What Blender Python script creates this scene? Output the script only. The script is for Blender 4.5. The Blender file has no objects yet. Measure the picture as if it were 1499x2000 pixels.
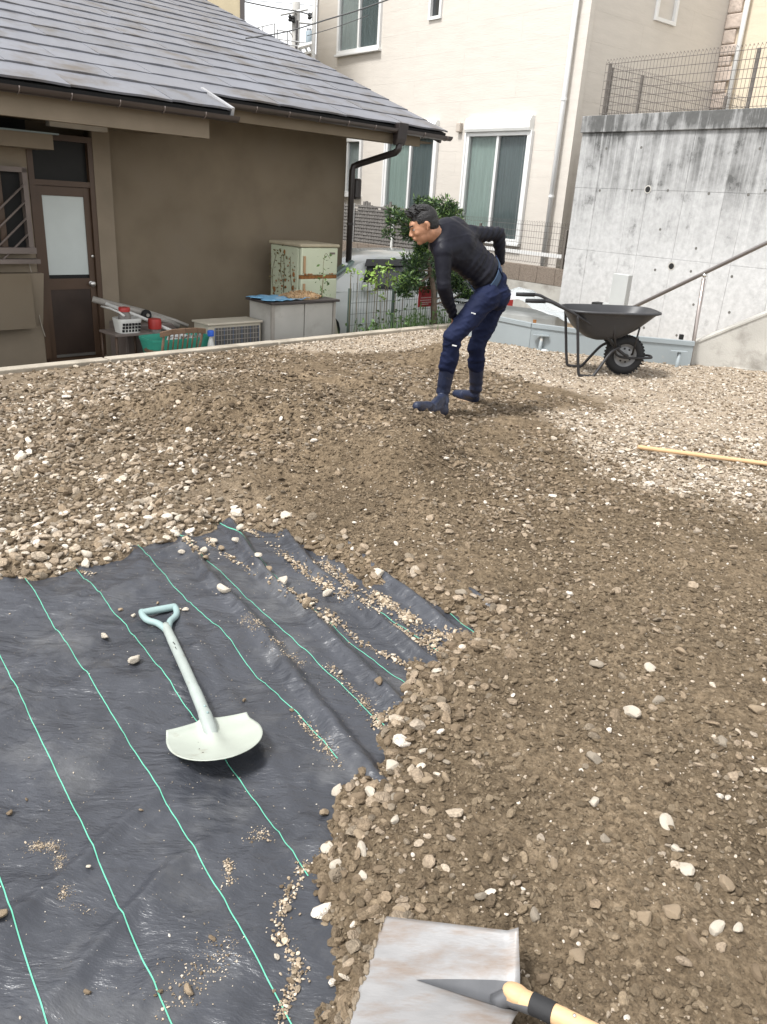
import bpy, bmesh, math, random
import numpy as np
from mathutils import Vector, Matrix

random.seed(7); RNG = np.random.default_rng(11)
SC = bpy.context.scene
COL = SC.collection

# ------------------------------------------------------------------ camera
FPX = 1520.0; PITCH = math.radians(21.73); ROLL = math.radians(3.73); CAMH = 1.55
_F = np.array([0, math.cos(PITCH), -math.sin(PITCH)]); _R0 = np.array([1.0, 0, 0]); _U0 = np.cross(_R0, _F)
_R = _R0*math.cos(ROLL)+_U0*math.sin(ROLL); _U = -_R0*math.sin(ROLL)+_U0*math.cos(ROLL)
CC = np.array([0, 0, CAMH])
cam = bpy.data.cameras.new('camera'); camo = bpy.data.objects.new('camera', cam); COL.objects.link(camo)
camo.matrix_world = Matrix(((_R[0], _U[0], -_F[0], 0), (_R[1], _U[1], -_F[1], 0), (_R[2], _U[2], -_F[2], CAMH), (0, 0, 0, 1)))
cam.sensor_fit = 'VERTICAL'; cam.sensor_height = 24; cam.sensor_width = 18; cam.lens = 24*FPX/2000
cam.clip_start = 0.05; cam.clip_end = 2000
SC.camera = camo
# ------------------------------------------------------------------ sky, sun, exposure (bright overcast)
SUN_EL = math.radians(60); SUN_AZ = math.radians(-125)     # azimuth from +Y towards +X
wd = bpy.data.worlds.new('World'); SC.world = wd; wd.use_nodes = True
nt = wd.node_tree; nt.nodes.clear()
sky = nt.nodes.new('ShaderNodeTexSky'); sky.sky_type = 'NISHITA'; sky.sun_disc = False
sky.sun_elevation = SUN_EL; sky.sun_rotation = SUN_AZ; sky.air_density = 1.0; sky.dust_density = 1.0; sky.ozone_density = 1.0
hs_ = nt.nodes.new('ShaderNodeHueSaturation'); hs_.inputs['Saturation'].default_value = 0.07
bg = nt.nodes.new('ShaderNodeBackground'); bg.inputs['Strength'].default_value = 0.10
wo = nt.nodes.new('ShaderNodeOutputWorld')
nt.links.new(sky.outputs[0], hs_.inputs['Color']); nt.links.new(hs_.outputs[0], bg.inputs[0]); nt.links.new(bg.outputs[0], wo.inputs[0])
sl = bpy.data.lights.new('sun', 'SUN'); sl.energy = 1.5; sl.angle = math.radians(11); sl.color = (1, 0.985, 0.965)
so = bpy.data.objects.new('sun', sl); COL.objects.link(so)
sd = Vector((math.sin(SUN_AZ)*math.cos(SUN_EL), math.cos(SUN_AZ)*math.cos(SUN_EL), math.sin(SUN_EL)))
so.rotation_euler = (-sd).to_track_quat('-Z', 'Y').to_euler(); so.location = (0, 0, 30)
SC.view_settings.view_transform = 'Standard'; SC.view_settings.look = 'None'
SC.view_settings.exposure = 1.85; SC.view_settings.gamma = 1.0; SC.view_settings.use_curve_mapping = False
SC.render.engine = 'CYCLES'

# ------------------------------------------------------------------ pixel -> place helpers
def ray(x, y): return _F*FPX+_R*(x-749.5)-_U*(y-1000)
def gz(x, y, z=0.0): d = ray(x, y); return CC+d*((z-CAMH)/d[2])
def pl(x, y, P, n): d = ray(x, y); return CC+d*(np.dot(np.array(P)-CC, n)/np.dot(d, n))
def at(x, y, Y): d = ray(x, y); return CC+d*(Y/d[1])
AZA = math.radians(44.6); AZB = math.radians(-39.6)
DA = np.array([math.sin(AZA), math.cos(AZA), 0]); NA = np.array([-math.cos(AZA), math.sin(AZA), 0]); OA = -NA
DB = np.array([math.sin(AZB), math.cos(AZB), 0]); NB = np.array([math.cos(AZB), -math.sin(AZB), 0])
EZ = np.array([0, 0, 1.0])

# ------------------------------------------------------------------ object helpers
ORG = {}
def tag(o, label=None, cat=None, group=None, kind=None):
    if label: o['label'] = label
    if cat: o['category'] = cat
    if group: o['group'] = group
    if kind: o['kind'] = kind
    return o
def thing(name, loc, label, cat, group=None):
    o = bpy.data.objects.new(name, None); COL.objects.link(o); o.location = tuple(loc); o.empty_display_size = .1
    ORG[o.name] = np.array(loc, float); return tag(o, label, cat, group)
def link_mesh(name, me, mat, parent=None, org=None):
    o = bpy.data.objects.new(name, me); COL.objects.link(o)
    if mat is not None and not me.materials: me.materials.append(mat)
    if parent is not None: o.parent = parent; ORG[o.name] = ORG[parent.name]
    elif org is not None: o.location = tuple(org); ORG[o.name] = np.array(org, float)
    else: ORG[o.name] = np.zeros(3)
    return o
class MB:
    def __init__(s): s.v = []; s.f = []
    def add(s, vs, fs):
        b = len(s.v); s.v += [tuple(map(float, p)) for p in vs]; s.f += [tuple(b+i for i in f) for f in fs]; return s
    def hexa(s, p): return s.add(p, [(0, 3, 2, 1), (4, 5, 6, 7), (0, 1, 5, 4), (1, 2, 6, 5), (2, 3, 7, 6), (3, 0, 4, 7)])
    def box(s, o, ax, lo, hi):
        o = np.array(o, float); a, b, c = [np.array(q, float) for q in ax]
        P = lambda x, y, z: o+a*x+b*y+c*z
        x0, y0, z0 = lo; x1, y1, z1 = hi
        return s.hexa([P(x0, y0, z0), P(x1, y0, z0), P(x1, y1, z0), P(x0, y1, z0), P(x0, y0, z1), P(x1, y0, z1), P(x1, y1, z1), P(x0, y1, z1)])
    def tube(s, pts, r, n=8, cap=True):
        pts = [np.array(p, float) for p in pts]; m = len(pts)
        rs = r if isinstance(r, (list, tuple)) else [r]*m
        up = None; vs = []
        for i, p in enumerate(pts):
            t = pts[min(i+1, m-1)]-pts[max(i-1, 0)]; t = t/(np.linalg.norm(t)+1e-12)
            if up is None: up = np.array([0, 0, 1.0]) if abs(t[2]) < .9 else np.array([1.0, 0, 0])
            a = np.cross(t, up); a /= np.linalg.norm(a)+1e-12; b = np.cross(a, t); up = b
            for k in range(n):
                q = 2*math.pi*k/n; vs.append(p+(a*math.cos(q)+b*math.sin(q))*rs[i])
        fs = [(i*n+k, i*n+(k+1) % n, (i+1)*n+(k+1) % n, (i+1)*n+k) for i in range(m-1) for k in range(n)]
        if cap: fs += [tuple(range(n-1, -1, -1)), tuple((m-1)*n+k for k in range(n))]
        return s.add(vs, fs)
    def prism(s, poly, d):
        n = len(poly); d = np.array(d, float); vs = [np.array(p, float) for p in poly]; vs = vs+[p+d for p in vs]
        return s.add(vs, [tuple(range(n-1, -1, -1)), tuple(range(n, 2*n))]+[(i, (i+1) % n, n+(i+1) % n, n+i) for i in range(n)])
    def lathe(s, c, ax, prof, n=20):
        ax = np.array(ax, float); ax /= np.linalg.norm(ax); u = np.array([0, 0, 1.0]) if abs(ax[2]) < .9 else np.array([1.0, 0, 0])
        a = np.cross(ax, u); a /= np.linalg.norm(a); b = np.cross(ax, a); c = np.array(c, float); m = len(prof)
        vs = [c+ax*h+(a*math.cos(2*math.pi*k/n)+b*math.sin(2*math.pi*k/n))*r for r, h in prof for k in range(n)]
        fs = [(i*n+k, i*n+(k+1) % n, (i+1)*n+(k+1) % n, (i+1)*n+k) for i in range(m-1) for k in range(n)]
        fs += [tuple(range(n-1, -1, -1)), tuple((m-1)*n+k for k in range(n))]
        return s.add(vs, fs)
    def sphere(s, c, r, seg=12, ax=None):
        c = np.array(c, float); r = np.array(r if hasattr(r, '__len__') else [r]*3, float); ax = np.eye(3) if ax is None else np.array(ax, float)
        vs = []; rings = seg//2
        for i in range(1, rings):
            t = math.pi*i/rings
            for k in range(seg):
                p = 2*math.pi*k/seg; q = np.array([math.sin(t)*math.cos(p), math.sin(t)*math.sin(p), math.cos(t)])*r; vs.append(c+q@ax)
        vs += [c+np.array([0, 0, r[2]])@ax, c-np.array([0, 0, r[2]])@ax]; T = len(vs)-2
        fs = [(i*seg+k, (i+1)*seg+k, (i+1)*seg+(k+1) % seg, i*seg+(k+1) % seg) for i in range(rings-2) for k in range(seg)]
        fs += [(T, k, (k+1) % seg) for k in range(seg)]+[(T+1, (rings-2)*seg+(k+1) % seg, (rings-2)*seg+k) for k in range(seg)]
        return s.add(vs, fs)
    def build(s, name, mat, parent=None, smooth=False, org=None, bevel=0, sol=0):
        og = ORG[parent.name] if parent is not None else (np.array(org, float) if org is not None else np.zeros(3))
        me = bpy.data.meshes.new(name); vv = (np.array(s.v)-og); me.from_pydata(vv.tolist(), [], s.f); me.validate()
        bm = bmesh.new(); bm.from_mesh(me); bmesh.ops.recalc_face_normals(bm, faces=bm.faces); bm.to_mesh(me); bm.free()
        if smooth:
            me.polygons.foreach_set('use_smooth', [True]*len(me.polygons))
            if smooth == 'auto':
                me.set_sharp_from_angle(angle=math.radians(40))
        o = link_mesh(name, me, mat, parent, org)
        if bevel:
            m = o.modifiers.new('bevel', 'BEVEL'); m.width = bevel; m.segments = 2; m.limit_method = 'ANGLE'
        return o
def spline(pts, n=6):
    pts = [np.array(p, float) for p in pts]; out = []
    for i in range(len(pts)-1):
        p0 = pts[max(i-1, 0)]; p1 = pts[i]; p2 = pts[i+1]; p3 = pts[min(i+2, len(pts)-1)]
        for k in range(n):
            t = k/n; out.append(.5*((2*p1)+(-p0+p2)*t+(2*p0-5*p1+4*p2-p3)*t*t+(-p0+3*p1-3*p2+p3)*t**3))
    out.append(pts[-1]); return out

# ------------------------------------------------------------------ numpy noise
def _h(ix, iy, s):
    n = (ix.astype(np.int64)*374761393+iy.astype(np.int64)*668265263+s*974711) & 0xffffffff
    n = ((n ^ (n >> 13))*1274126177) & 0xffffffff
    return ((n ^ (n >> 16)) & 0xffff)/65535.0
def vn(x, y, s=0):
    x = np.asarray(x, float); y = np.asarray(y, float); ix = np.floor(x); iy = np.floor(y); fx = x-ix; fy = y-iy
    fx = fx*fx*(3-2*fx); fy = fy*fy*(3-2*fy)
    a = _h(ix, iy, s); b = _h(ix+1, iy, s); c = _h(ix, iy+1, s); d = _h(ix+1, iy+1, s)
    return (a*(1-fx)+b*fx)*(1-fy)+(c*(1-fx)+d*fx)*fy-.5
def fbm(x, y, s=0, o=4):
    t = 0; a = 1
    for i in range(o): t = t+a*vn(np.asarray(x)*2**i+i*17.3, np.asarray(y)*2**i-i*9.1, s+i); a *= .5
    return t
def sst(a, b, x): t = np.clip((np.asarray(x, float)-a)/(b-a), 0, 1); return t*t*(3-2*t)
def sdpoly(x, y, poly):
    x = np.asarray(x, float); y = np.asarray(y, float); d = np.full(x.shape, 1e9); ins = np.zeros(x.shape, bool); n = len(poly)
    for i in range(n):
        ax, ay = poly[i][:2]; bx, by = poly[(i+1) % n][:2]; ex, ey = bx-ax, by-ay; wx, wy = x-ax, y-ay
        t = np.clip((wx*ex+wy*ey)/(ex*ex+ey*ey+1e-12), 0, 1); d = np.minimum(d, (wx-ex*t)**2+(wy-ey*t)**2)
        c = ((ay <= y) & (by > y)) | ((by <= y) & (ay > y)); 
        with np.errstate(divide='ignore', invalid='ignore'): xi = ax+(y-ay)/(by-ay if by != ay else 1e-9)*ex
        ins ^= c & (x < xi)
    return np.where(ins, -1, 1)*np.sqrt(d)

# ------------------------------------------------------------------ materials
def _n(nt, t, **kw):
    n = nt.nodes.new(t)
    for k, v in kw.items(): setattr(n, k, v)
    return n
def srgb(r, g, b): return tuple(((c/255)/12.92 if c/255 <= .04045 else ((c/255+.055)/1.055)**2.4) for c in (r, g, b))
def M(name, col, rough=.6, metal=0, var=.12, scale=4, bump=0, bscale=60, spec=.4, col2=None, c2lo=.5, c2hi=.7, c2scale=3, stretch=None, detail=6, coat=0, trans=0, bdist=.01, alpha=1, perobj=False):
    m = bpy.data.materials.new(name); m.use_nodes = True; nt = m.node_tree; L = nt.links
    b = nt.nodes['Principled BSDF']; tc = _n(nt, 'ShaderNodeTexCoord'); src = tc.outputs['Object']
    if perobj:
        oi = _n(nt, 'ShaderNodeObjectInfo'); va = _n(nt, 'ShaderNodeVectorMath', operation='ADD'); L.new(src, va.inputs[0]); L.new(oi.outputs['Location'], va.inputs[1]); src = va.outputs[0]
    if stretch:
        mp = _n(nt, 'ShaderNodeMapping'); mp.inputs['Scale'].default_value = stretch; L.new(src, mp.inputs[0]); src2 = mp.outputs[0]
    else: src2 = src
    n1 = _n(nt, 'ShaderNodeTexNoise'); n1.inputs['Scale'].default_value = scale; n1.inputs['Detail'].default_value = detail; L.new(src2, n1.inputs['Vector'])
    mr = _n(nt, 'ShaderNodeMapRange'); mr.inputs[1].default_value = .25; mr.inputs[2].default_value = .75; mr.inputs[3].default_value = 1-var; mr.inputs[4].default_value = 1+var
    L.new(n1.outputs[0], mr.inputs[0])
    mx = _n(nt, 'ShaderNodeMix', data_type='RGBA', blend_type='MULTIPLY'); mx.inputs[0].default_value = 1; mx.inputs[6].default_value = (*col, 1)
    cb = _n(nt, 'ShaderNodeCombineColor'); [L.new(mr.outputs[0], cb.inputs[i]) for i in range(3)]; L.new(cb.outputs[0], mx.inputs[7])
    out = mx.outputs[2]
    if col2:
        n2 = _n(nt, 'ShaderNodeTexNoise'); n2.inputs['Scale'].default_value = c2scale; n2.inputs['Detail'].default_value = 8; n2.inputs['Roughness'].default_value = .65
        L.new(src2, n2.inputs['Vector'])
        r2 = _n(nt, 'ShaderNodeMapRange'); r2.inputs[1].default_value = c2lo; r2.inputs[2].default_value = c2hi; L.new(n2.outputs[0], r2.inputs[0])
        m2 = _n(nt, 'ShaderNodeMix', data_type='RGBA'); L.new(r2.outputs[0], m2.inputs[0]); L.new(out, m2.inputs[6]); m2.inputs[7].default_value = (*col2, 1); out = m2.outputs[2]
    L.new(out, b.inputs['Base Color'])
    b.inputs['Roughness'].default_value = rough; b.inputs['Metallic'].default_value = metal; b.inputs['Specular IOR Level'].default_value = spec
    if coat: b.inputs['Coat Weight'].default_value = coat; b.inputs['Coat Roughness'].default_value = .08
    if trans: b.inputs['Transmission Weight'].default_value = trans
    if alpha < 1: b.inputs['Alpha'].default_value = alpha
    if bump:
        nb = _n(nt, 'ShaderNodeTexNoise'); nb.inputs['Scale'].default_value = bscale; nb.inputs['Detail'].default_value = 5; L.new(src2, nb.inputs['Vector'])
        bp = _n(nt, 'ShaderNodeBump'); bp.inputs['Strength'].default_value = bump; bp.inputs['Distance'].default_value = bdist
        L.new(nb.outputs[0], bp.inputs['Height']); L.new(bp.outputs[0], b.inputs['Normal'])
    m.diffuse_color = (*col, 1)
    return m
def nodes(m): return m.node_tree, m.node_tree.links, m.node_tree.nodes['Principled BSDF']

# --- soil (colour from the zone attributes: brown dug soil, pale gravel, concrete-grey yard)
def soil_mat():
    m = bpy.data.materials.new('soil'); m.use_nodes = True; nt, L, b = nodes(m)
    tc = _n(nt, 'ShaderNodeTexCoord')
    def noise(sc, det=8, rough=.6):
        n = _n(nt, 'ShaderNodeTexNoise'); n.inputs['Scale'].default_value = sc; n.inputs['Detail'].default_value = det; n.inputs['Roughness'].default_value = rough; L.new(tc.outputs['Object'], n.inputs['Vector']); return n.outputs[0]
    def ramp(src, stops):
        r = _n(nt, 'ShaderNodeValToRGB'); L.new(src, r.inputs[0]); e = r.color_ramp.elements
        while len(e) < len(stops): e.new(.5)
        for k, (p, c) in enumerate(stops): e[k].position = p; e[k].color = (*c, 1)
        return r.outputs[0]
    def mix(f, a, c, bt='MIX'):
        x = _n(nt, 'ShaderNodeMix', data_type='RGBA', blend_type=bt)
        (L.new(f, x.inputs[0]) if not isinstance(f, float) else setattr(x.inputs[0], 'default_value', f)); L.new(a, x.inputs[6]); L.new(c, x.inputs[7]); return x.outputs[2]
    brown = ramp(noise(34, 10, .7), [(.28, (.066, .048, .031)), (.5, (.17, .129, .085)), (.72, (.30, .235, .162))])
    big = ramp(noise(2.2, 6), [(.32, (.66, .645, .62)), (.66, (1.18, 1.16, 1.13))])
    brown = mix(1.0, brown, big, 'MULTIPLY')
    pale = ramp(noise(46, 10, .72), [(.28, (.16, .122, .084)), (.5, (.34, .275, .205)), (.72, (.53, .45, .355))])
    yard = ramp(noise(9, 10, .65), [(.3, (.09, .08, .065)), (.7, (.20, .18, .15))])
    a1 = _n(nt, 'ShaderNodeAttribute', attribute_name='pale'); a2 = _n(nt, 'ShaderNodeAttribute', attribute_name='yard')
    c = mix(a1.outputs['Fac'], brown, pale); c = mix(a2.outputs['Fac'], c, yard)
    L.new(c, b.inputs['Base Color']); b.inputs['Roughness'].default_value = .95; b.inputs['Specular IOR Level'].default_value = .15
    v = _n(nt, 'ShaderNodeTexVoronoi'); v.inputs['Scale'].default_value = 85; L.new(tc.outputs['Object'], v.inputs['Vector'])
    b1 = _n(nt, 'ShaderNodeBump'); b1.inputs['Strength'].default_value = .9; b1.inputs['Distance'].default_value = .018; L.new(noise(90, 8, .7), b1.inputs['Height'])
    b2 = _n(nt, 'ShaderNodeBump'); b2.inputs['Strength'].default_value = .6; b2.inputs['Distance'].default_value = .008; b2.invert = True
    L.new(v.outputs['Distance'], b2.inputs['Height']); L.new(b1.outputs[0], b2.inputs['Normal']); L.new(b2.outputs[0], b.inputs['Normal'])
    return m
def stone_inst_mat(name):
    m = bpy.data.materials.new(name); m.use_nodes = True; nt, L, b = nodes(m)
    a = _n(nt, 'ShaderNodeAttribute', attribute_name='col', attribute_type='INSTANCER'); tc = _n(nt, 'ShaderNodeTexCoord')
    n = _n(nt, 'ShaderNodeTexNoise'); n.inputs['Scale'].default_value = 2.5; n.inputs['Detail'].default_value = 6; L.new(tc.outputs['Object'], n.inputs['Vector'])
    r = _n(nt, 'ShaderNodeMapRange'); r.inputs[1].default_value = .3; r.inputs[2].default_value = .7; r.inputs[3].default_value = .72; r.inputs[4].default_value = 1.22; L.new(n.outputs[0], r.inputs[0])
    cb = _n(nt, 'ShaderNodeCombineColor'); [L.new(r.outputs[0], cb.inputs[i]) for i in range(3)]
    x = _n(nt, 'ShaderNodeMix', data_type='RGBA', blend_type='MULTIPLY'); x.inputs[0].default_value = 1; L.new(a.outputs['Color'], x.inputs[6]); L.new(cb.outputs[0], x.inputs[7])
    L.new(x.outputs[2], b.inputs['Base Color']); b.inputs['Roughness'].default_value = .92; b.inputs['Specular IOR Level'].default_value = .2
    nb = _n(nt, 'ShaderNodeTexNoise'); nb.inputs['Scale'].default_value = 6; nb.inputs['Detail'].default_value = 6; L.new(tc.outputs['Object'], nb.inputs['Vector'])
    bp = _n(nt, 'ShaderNodeBump'); bp.inputs['Strength'].default_value = .5; bp.inputs['Distance'].default_value = .1; L.new(nb.outputs[0], bp.inputs['Height']); L.new(bp.outputs[0], b.inputs['Normal'])
    return m
SOIL = soil_mat(); STONEI = stone_inst_mat('scattered_stone')
STUCCO = M('brown_stucco', (.185, .150, .107), .92, var=.16, scale=2.2, bump=.35, bscale=170, spec=.15, bdist=.006, col2=(.17, .142, .108), c2lo=.5, c2hi=.8, c2scale=1.1)
STUCCOL = M('light_brown_stucco', (.235, .195, .146), .92, var=.10, scale=3, bump=.35, bscale=170, spec=.15, bdist=.006)
SLATEM = []
for k, (c, c2) in enumerate([((.15, .154, .173), (.092, .080, .070)), ((.158, .162, .181), (.10, .087, .076)), ((.14, .144, .161), (.088, .077, .066))]):
    SLATEM.append(M('roof_slate_%s' % 'abc'[k], c, .48, var=.08, scale=1.6, bump=.12, bscale=40, spec=.32, col2=c2, c2lo=.50, c2hi=.68, c2scale=1.7, bdist=.004, perobj=True))
BROWNW = M('brown_wood', (.085, .052, .03), .55, var=.2, scale=3, stretch=(1, 1, .2), bump=.1, bscale=30)
BRMETAL = M('brown_aluminium', (.075, .045, .028), .45, var=.1, scale=3)
GUTTER = M('dark_brown_gutter', (.045, .034, .03), .3, var=.15, scale=5, spec=.6)
DARKPIPE = M('dark_downpipe', (.028, .022, .021), .35, spec=.5)
STEELB = M('bright_steel', (.55, .54, .52), .3, metal=.9, var=.1)
DARK = M('dark_void', (.012, .012, .012), .8)
GLASSD = M('dark_glass', (.03, .033, .035), .08, spec=.8, var=.2)
FROST = M('frosted_glass', (.50, .545, .53), .5, var=.06, scale=3, bump=.2, bscale=120, spec=.4)
PANELB = M('dark_brown_panel', (.035, .022, .016), .5, var=.25, scale=4, col2=(.07, .055, .045), c2lo=.6, c2hi=.8)
WHITEM = M('white_metal', (.72, .72, .70), .4, var=.05)
WHITEP = M('white_vinyl', (.64, .64, .63), .35, var=.04)
LATTICE = M('grey_brown_lattice', (.16, .13, .115), .5, var=.15)
CONC = None
KERB = M('kerb_concrete', (.36, .32, .26), .9, var=.2, scale=5, bump=.4, bscale=90, col2=(.20, .17, .13), c2lo=.5, c2hi=.75, c2scale=2)
RAMPC = M('ramp_concrete', (.40, .385, .35), .9, var=.15, scale=3, bump=.3, bscale=70, col2=(.22, .205, .18), c2lo=.52, c2hi=.72, c2scale=2.2)
BARRIER = M('grey_painted_steel', (.25, .28, .29), .45, var=.07, scale=2, col2=(.42, .38, .32), c2lo=.66, c2hi=.74, c2scale=3)
PVC = M('pale_pvc', (.62, .66, .66), .4, var=.05)
WIRE = M('fence_wire', (.12, .105, .095), .5, var=.1)
WIREG = M('green_fence_wire', (.06, .085, .075), .5, var=.1)
POSTB = M('fence_post_brown', (.13, .115, .10), .5, var=.1)
CARP = M('silver_white_paint', (.74, .77, .76), .22, var=.03, coat=.6, spec=.5)
RUBBER = M('black_rubber', (.016, .016, .017), .75, bump=.2, bscale=60)
RIM = M('grey_rim', (.24, .24, .24), .5, metal=.4, var=.25, scale=12)
TRAYM = M('black_tray', (.032, .032, .034), .45, var=.2, scale=4, col2=(.07, .066, .062), c2lo=.58, c2hi=.8, c2scale=3)
FRAMEM = M('black_frame', (.022, .021, .022), .45, var=.2)
WOOD = M('pale_wood', (.52, .34, .185), .6, var=.16, scale=7, stretch=(.4, 6, 6), bump=.1, bscale=40)
OLDWOOD = M('old_wood', (.17, .105, .065), .65, var=.25, scale=8)
MINT = M('mint_paint', (.27, .30, .28), .40, var=.12, scale=12, spec=.5, col2=(.15, .13, .10), c2lo=.58, c2hi=.72, c2scale=18)
MINTB = M('mint_paint_blade', (.33, .355, .31), .36, var=.10, scale=9, spec=.5, col2=(.20, .175, .13), c2lo=.60, c2hi=.78, c2scale=13)
MINTH = M('blue_green_handle', (.22, .30, .295), .4, var=.08, scale=6, col2=(.25, .29, .27), c2lo=.6, c2hi=.75, c2scale=14)
GREEN_LINE = M('green_thread', (.11, .40, .28), .55, var=.12, scale=20)
PLASTIC = M('clear_plastic_sheet', (.50, .53, .54), .22, var=.1, alpha=.5, spec=.7)
FRIDGE = M('fridge_enamel', (.50, .54, .40), .45, var=.07, scale=3, col2=(.24, .20, .11), c2lo=.6, c2hi=.75, c2scale=6)
FRIDGET = M('fridge_top', (.40, .35, .25), .6, var=.15, scale=5)
FRIDGED = M('fridge_door', (.56, .60, .45), .4, var=.05, scale=3, col2=(.35, .27, .15), c2lo=.68, c2hi=.8, c2scale=7)
RUST = M('rust', (.27, .12, .04), .9, var=.35, scale=30, bump=.4)
CABM = M('weathered_cabinet', (.40, .39, .36), .6, var=.12, scale=3, col2=(.24, .22, .19), c2lo=.52, c2hi=.78, c2scale=2.5)
CABT = M('dark_cabinet_top', (.05, .042, .04), .6, var=.2)
BLUE = M('blue_sheet', (.16, .36, .55), .5, var=.15, scale=8, bump=.3, bscale=30, col2=(.42, .45, .45), c2lo=.55, c2hi=.7, c2scale=6)
ACM = M('beige_ac_case', (.46, .42, .34), .5, var=.1, scale=4, col2=(.3, .26, .2), c2lo=.6, c2hi=.8)
ACG = M('ac_grille', (.10, .095, .09), .6, var=.3, scale=25)
TUBG = M('green_plastic', (.05, .33, .24), .42, var=.12, scale=6)
BASKW = M('white_plastic', (.62, .62, .59), .45, var=.08, scale=6)
REDM = M('red_plastic', (.36, .03, .025), .42, var=.12, scale=5)
JARM = M('jar_plastic', (.17, .155, .14), .3, var=.2, scale=6)
BLUECAP = M('blue_cap', (.02, .10, .5), .4)
GREYJ = M('grey_junk', (.30, .28, .25), .6, var=.2, scale=6)

# ------------------------------------------------------------------ terrain
# edge of the bare fabric, traced on the photo and dropped on the ground
FAB_PX = [(0, 1150), (60, 1142), (150, 1118), (230, 1098), (275, 1068), (335, 1058), (400, 1048), (432, 1022), (482, 1028), (540, 1058), (605, 1090), (655, 1098),
          (715, 1142), (770, 1150), (815, 1178), (865, 1205), (925, 1232), (880, 1250), (850, 1276), (806, 1300), (786, 1352), (745, 1390), (757, 1425), (738, 1440),
          (762, 1492), (712, 1512), (655, 1530), (650, 1640), (595, 1695), (625, 1760), (642, 1850), (632, 1930), (612, 2000)]
FAB = [tuple(gz(x, y)[:2]) for x, y in FAB_PX]
FAB = [(-3.4, 2.75), (-2.2, 2.72)]+FAB+[(-.07, .7), (-.05, -1.2), (-3.4, -1.2)]
CURB0 = gz(0, 732, 0.012); CURB1 = gz(870, 640, 0.012); CURB0[2] = CURB1[2] = 0; CD = CURB1-CURB0; CD[2] = 0; CD /= np.linalg.norm(CD); CN = np.array([-CD[1], CD[0], 0])  # CN points to the house
PALE_R = [tuple(gz(x, y)[:2]) for x, y in [(520, 690), (700, 700), (820, 690), (870, 660), (905, 720), (1000, 740), (1130, 770), (1210, 790), (1085, 835), (1120, 890), (1240, 960), (1350, 985), (1499, 1012)]]+[(7, 3.6), (9, 13), (1.0, 12.5), (.5, 11.2)]
PALE_L = [tuple(gz(x, y)[:2]) for x, y in [(0, 735), (300, 715), (420, 760), (200, 830), (150, 930), (420, 1000), (400, 1045), (270, 1068), (150, 1115), (0, 1150)]]+[(-4, 2.8), (-5, 6)]
HOLE = gz(835, 716)
HEAP = [tuple(gz(x, y)[:2]) for x, y in [(330, 800), (500, 770), (700, 775), (820, 810), (890, 880), (905, 965), (820, 1000), (700, 985), (560, 945), (430, 925), (320, 900), (280, 850)]]
def lot_in(x, y): return (x-CURB0[0])*CN[0]+(y-CURB0[1])*CN[1]
FABSD_N = lambda x, y: .05*vn(x*9, y*9, 3)+.035*vn(x*23, y*23, 4)
def fabsd(x, y): return sdpoly(x, y, FAB)+FABSD_N(x, y)
BLOBS = [(gz(560, 830), .75, .11), (gz(740, 890), .42, .11), (gz(250, 830), .6, .02), (gz(420, 880), .4, .10), (gz(830, 950), .28, .08), (gz(1000, 800), .5, .03), (gz(700, 1350), .25, .02), (gz(870, 800), .6, .0)]
def G(x, y, fine=True):
    x = np.asarray(x, float); y = np.asarray(y, float)
    sdv = fabsd(x, y)
    lay = .050*sst(-.015, .13, sdv)-.06*(1-sst(-.05, .005, sdv))
    z = lay
    out = sst(.0, .3, sdv)
    z = z+out*(.035*fbm(x*.9, y*.9, 21, 3)+.022*fbm(x*3.1, y*3.1, 31, 3))
    for c, s, h in BLOBS: z = z+out*h*np.exp(-((x-c[0])**2+(y-c[1])**2)/(2*s*s))
    hm = out*np.exp(-((x-BLOBS[0][0][0]-.1)**2/(2*1.5**2)+(y-BLOBS[0][0][1]+.2)**2/(2*1.1**2)))
    z = z+hm*(1-.7*np.exp(-((x-.35)**2+(y-6)**2)/(2*.35**2)))*(.12*fbm(x*1.7, y*1.7, 81, 3)+.17*np.maximum(0, fbm(x*4.2, y*4.2, 83, 2)))
    z = z+out*.13*sst(-.04, .40, -(sdpoly(x, y, HEAP)+.22*fbm(x*1.6, y*1.6, 87, 3)))
    dx, dy = x-HOLE[0], y-HOLE[1]
    z = z+.17*np.exp(-((dx-.10)**2+(dy-.12)**2)/(2*.17**2))-.14*np.exp(-((dx+.02)**2+(dy+.10)**2)/(2*.13**2))
    if fine: z = z+sst(-.02, .06, sdv)*(.020*fbm(x*13, y*13, 41, 4)+.010*np.maximum(0, fbm(x*24, y*24, 43, 2)))
    far = sst(9.0, 10.4, y-.25*x)
    z = z*(1-.7*far)
    dn = lot_in(x, y)
    z = z*(1-sst(-.35, -.02, dn))+.012*sst(-.35, -.02, dn)
    z = z+(-.44-z)*sst(.03, .12, dn)
    bk = sst(10.35, 10.6, y+.45*(x-1.25))*sst(-.2, .4, x)*(1-sst(.03, .12, dn))
    z = z+(-.12-z)*bk
    return z
def zg(x, y): return float(G(np.array([x]), np.array([y]))[0])
def gt(x, y, dz=0.0):
    z = .03
    for _ in range(12): p = gz(x, y, z+dz); z = .5*z+.5*zg(p[0], p[1])
    return gz(x, y, z+dz)
def pale_w(x, y):
    n = .28*fbm(x*2.3, y*2.3, 71, 3)
    r = 1-sst(-.12, .22, sdpoly(x, y, PALE_R)+n); l = .30*(1-sst(-.2, .5, sdpoly(x, y, PALE_L)+n*1.6))
    return np.clip(np.maximum(r, l), 0, 1)
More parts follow.
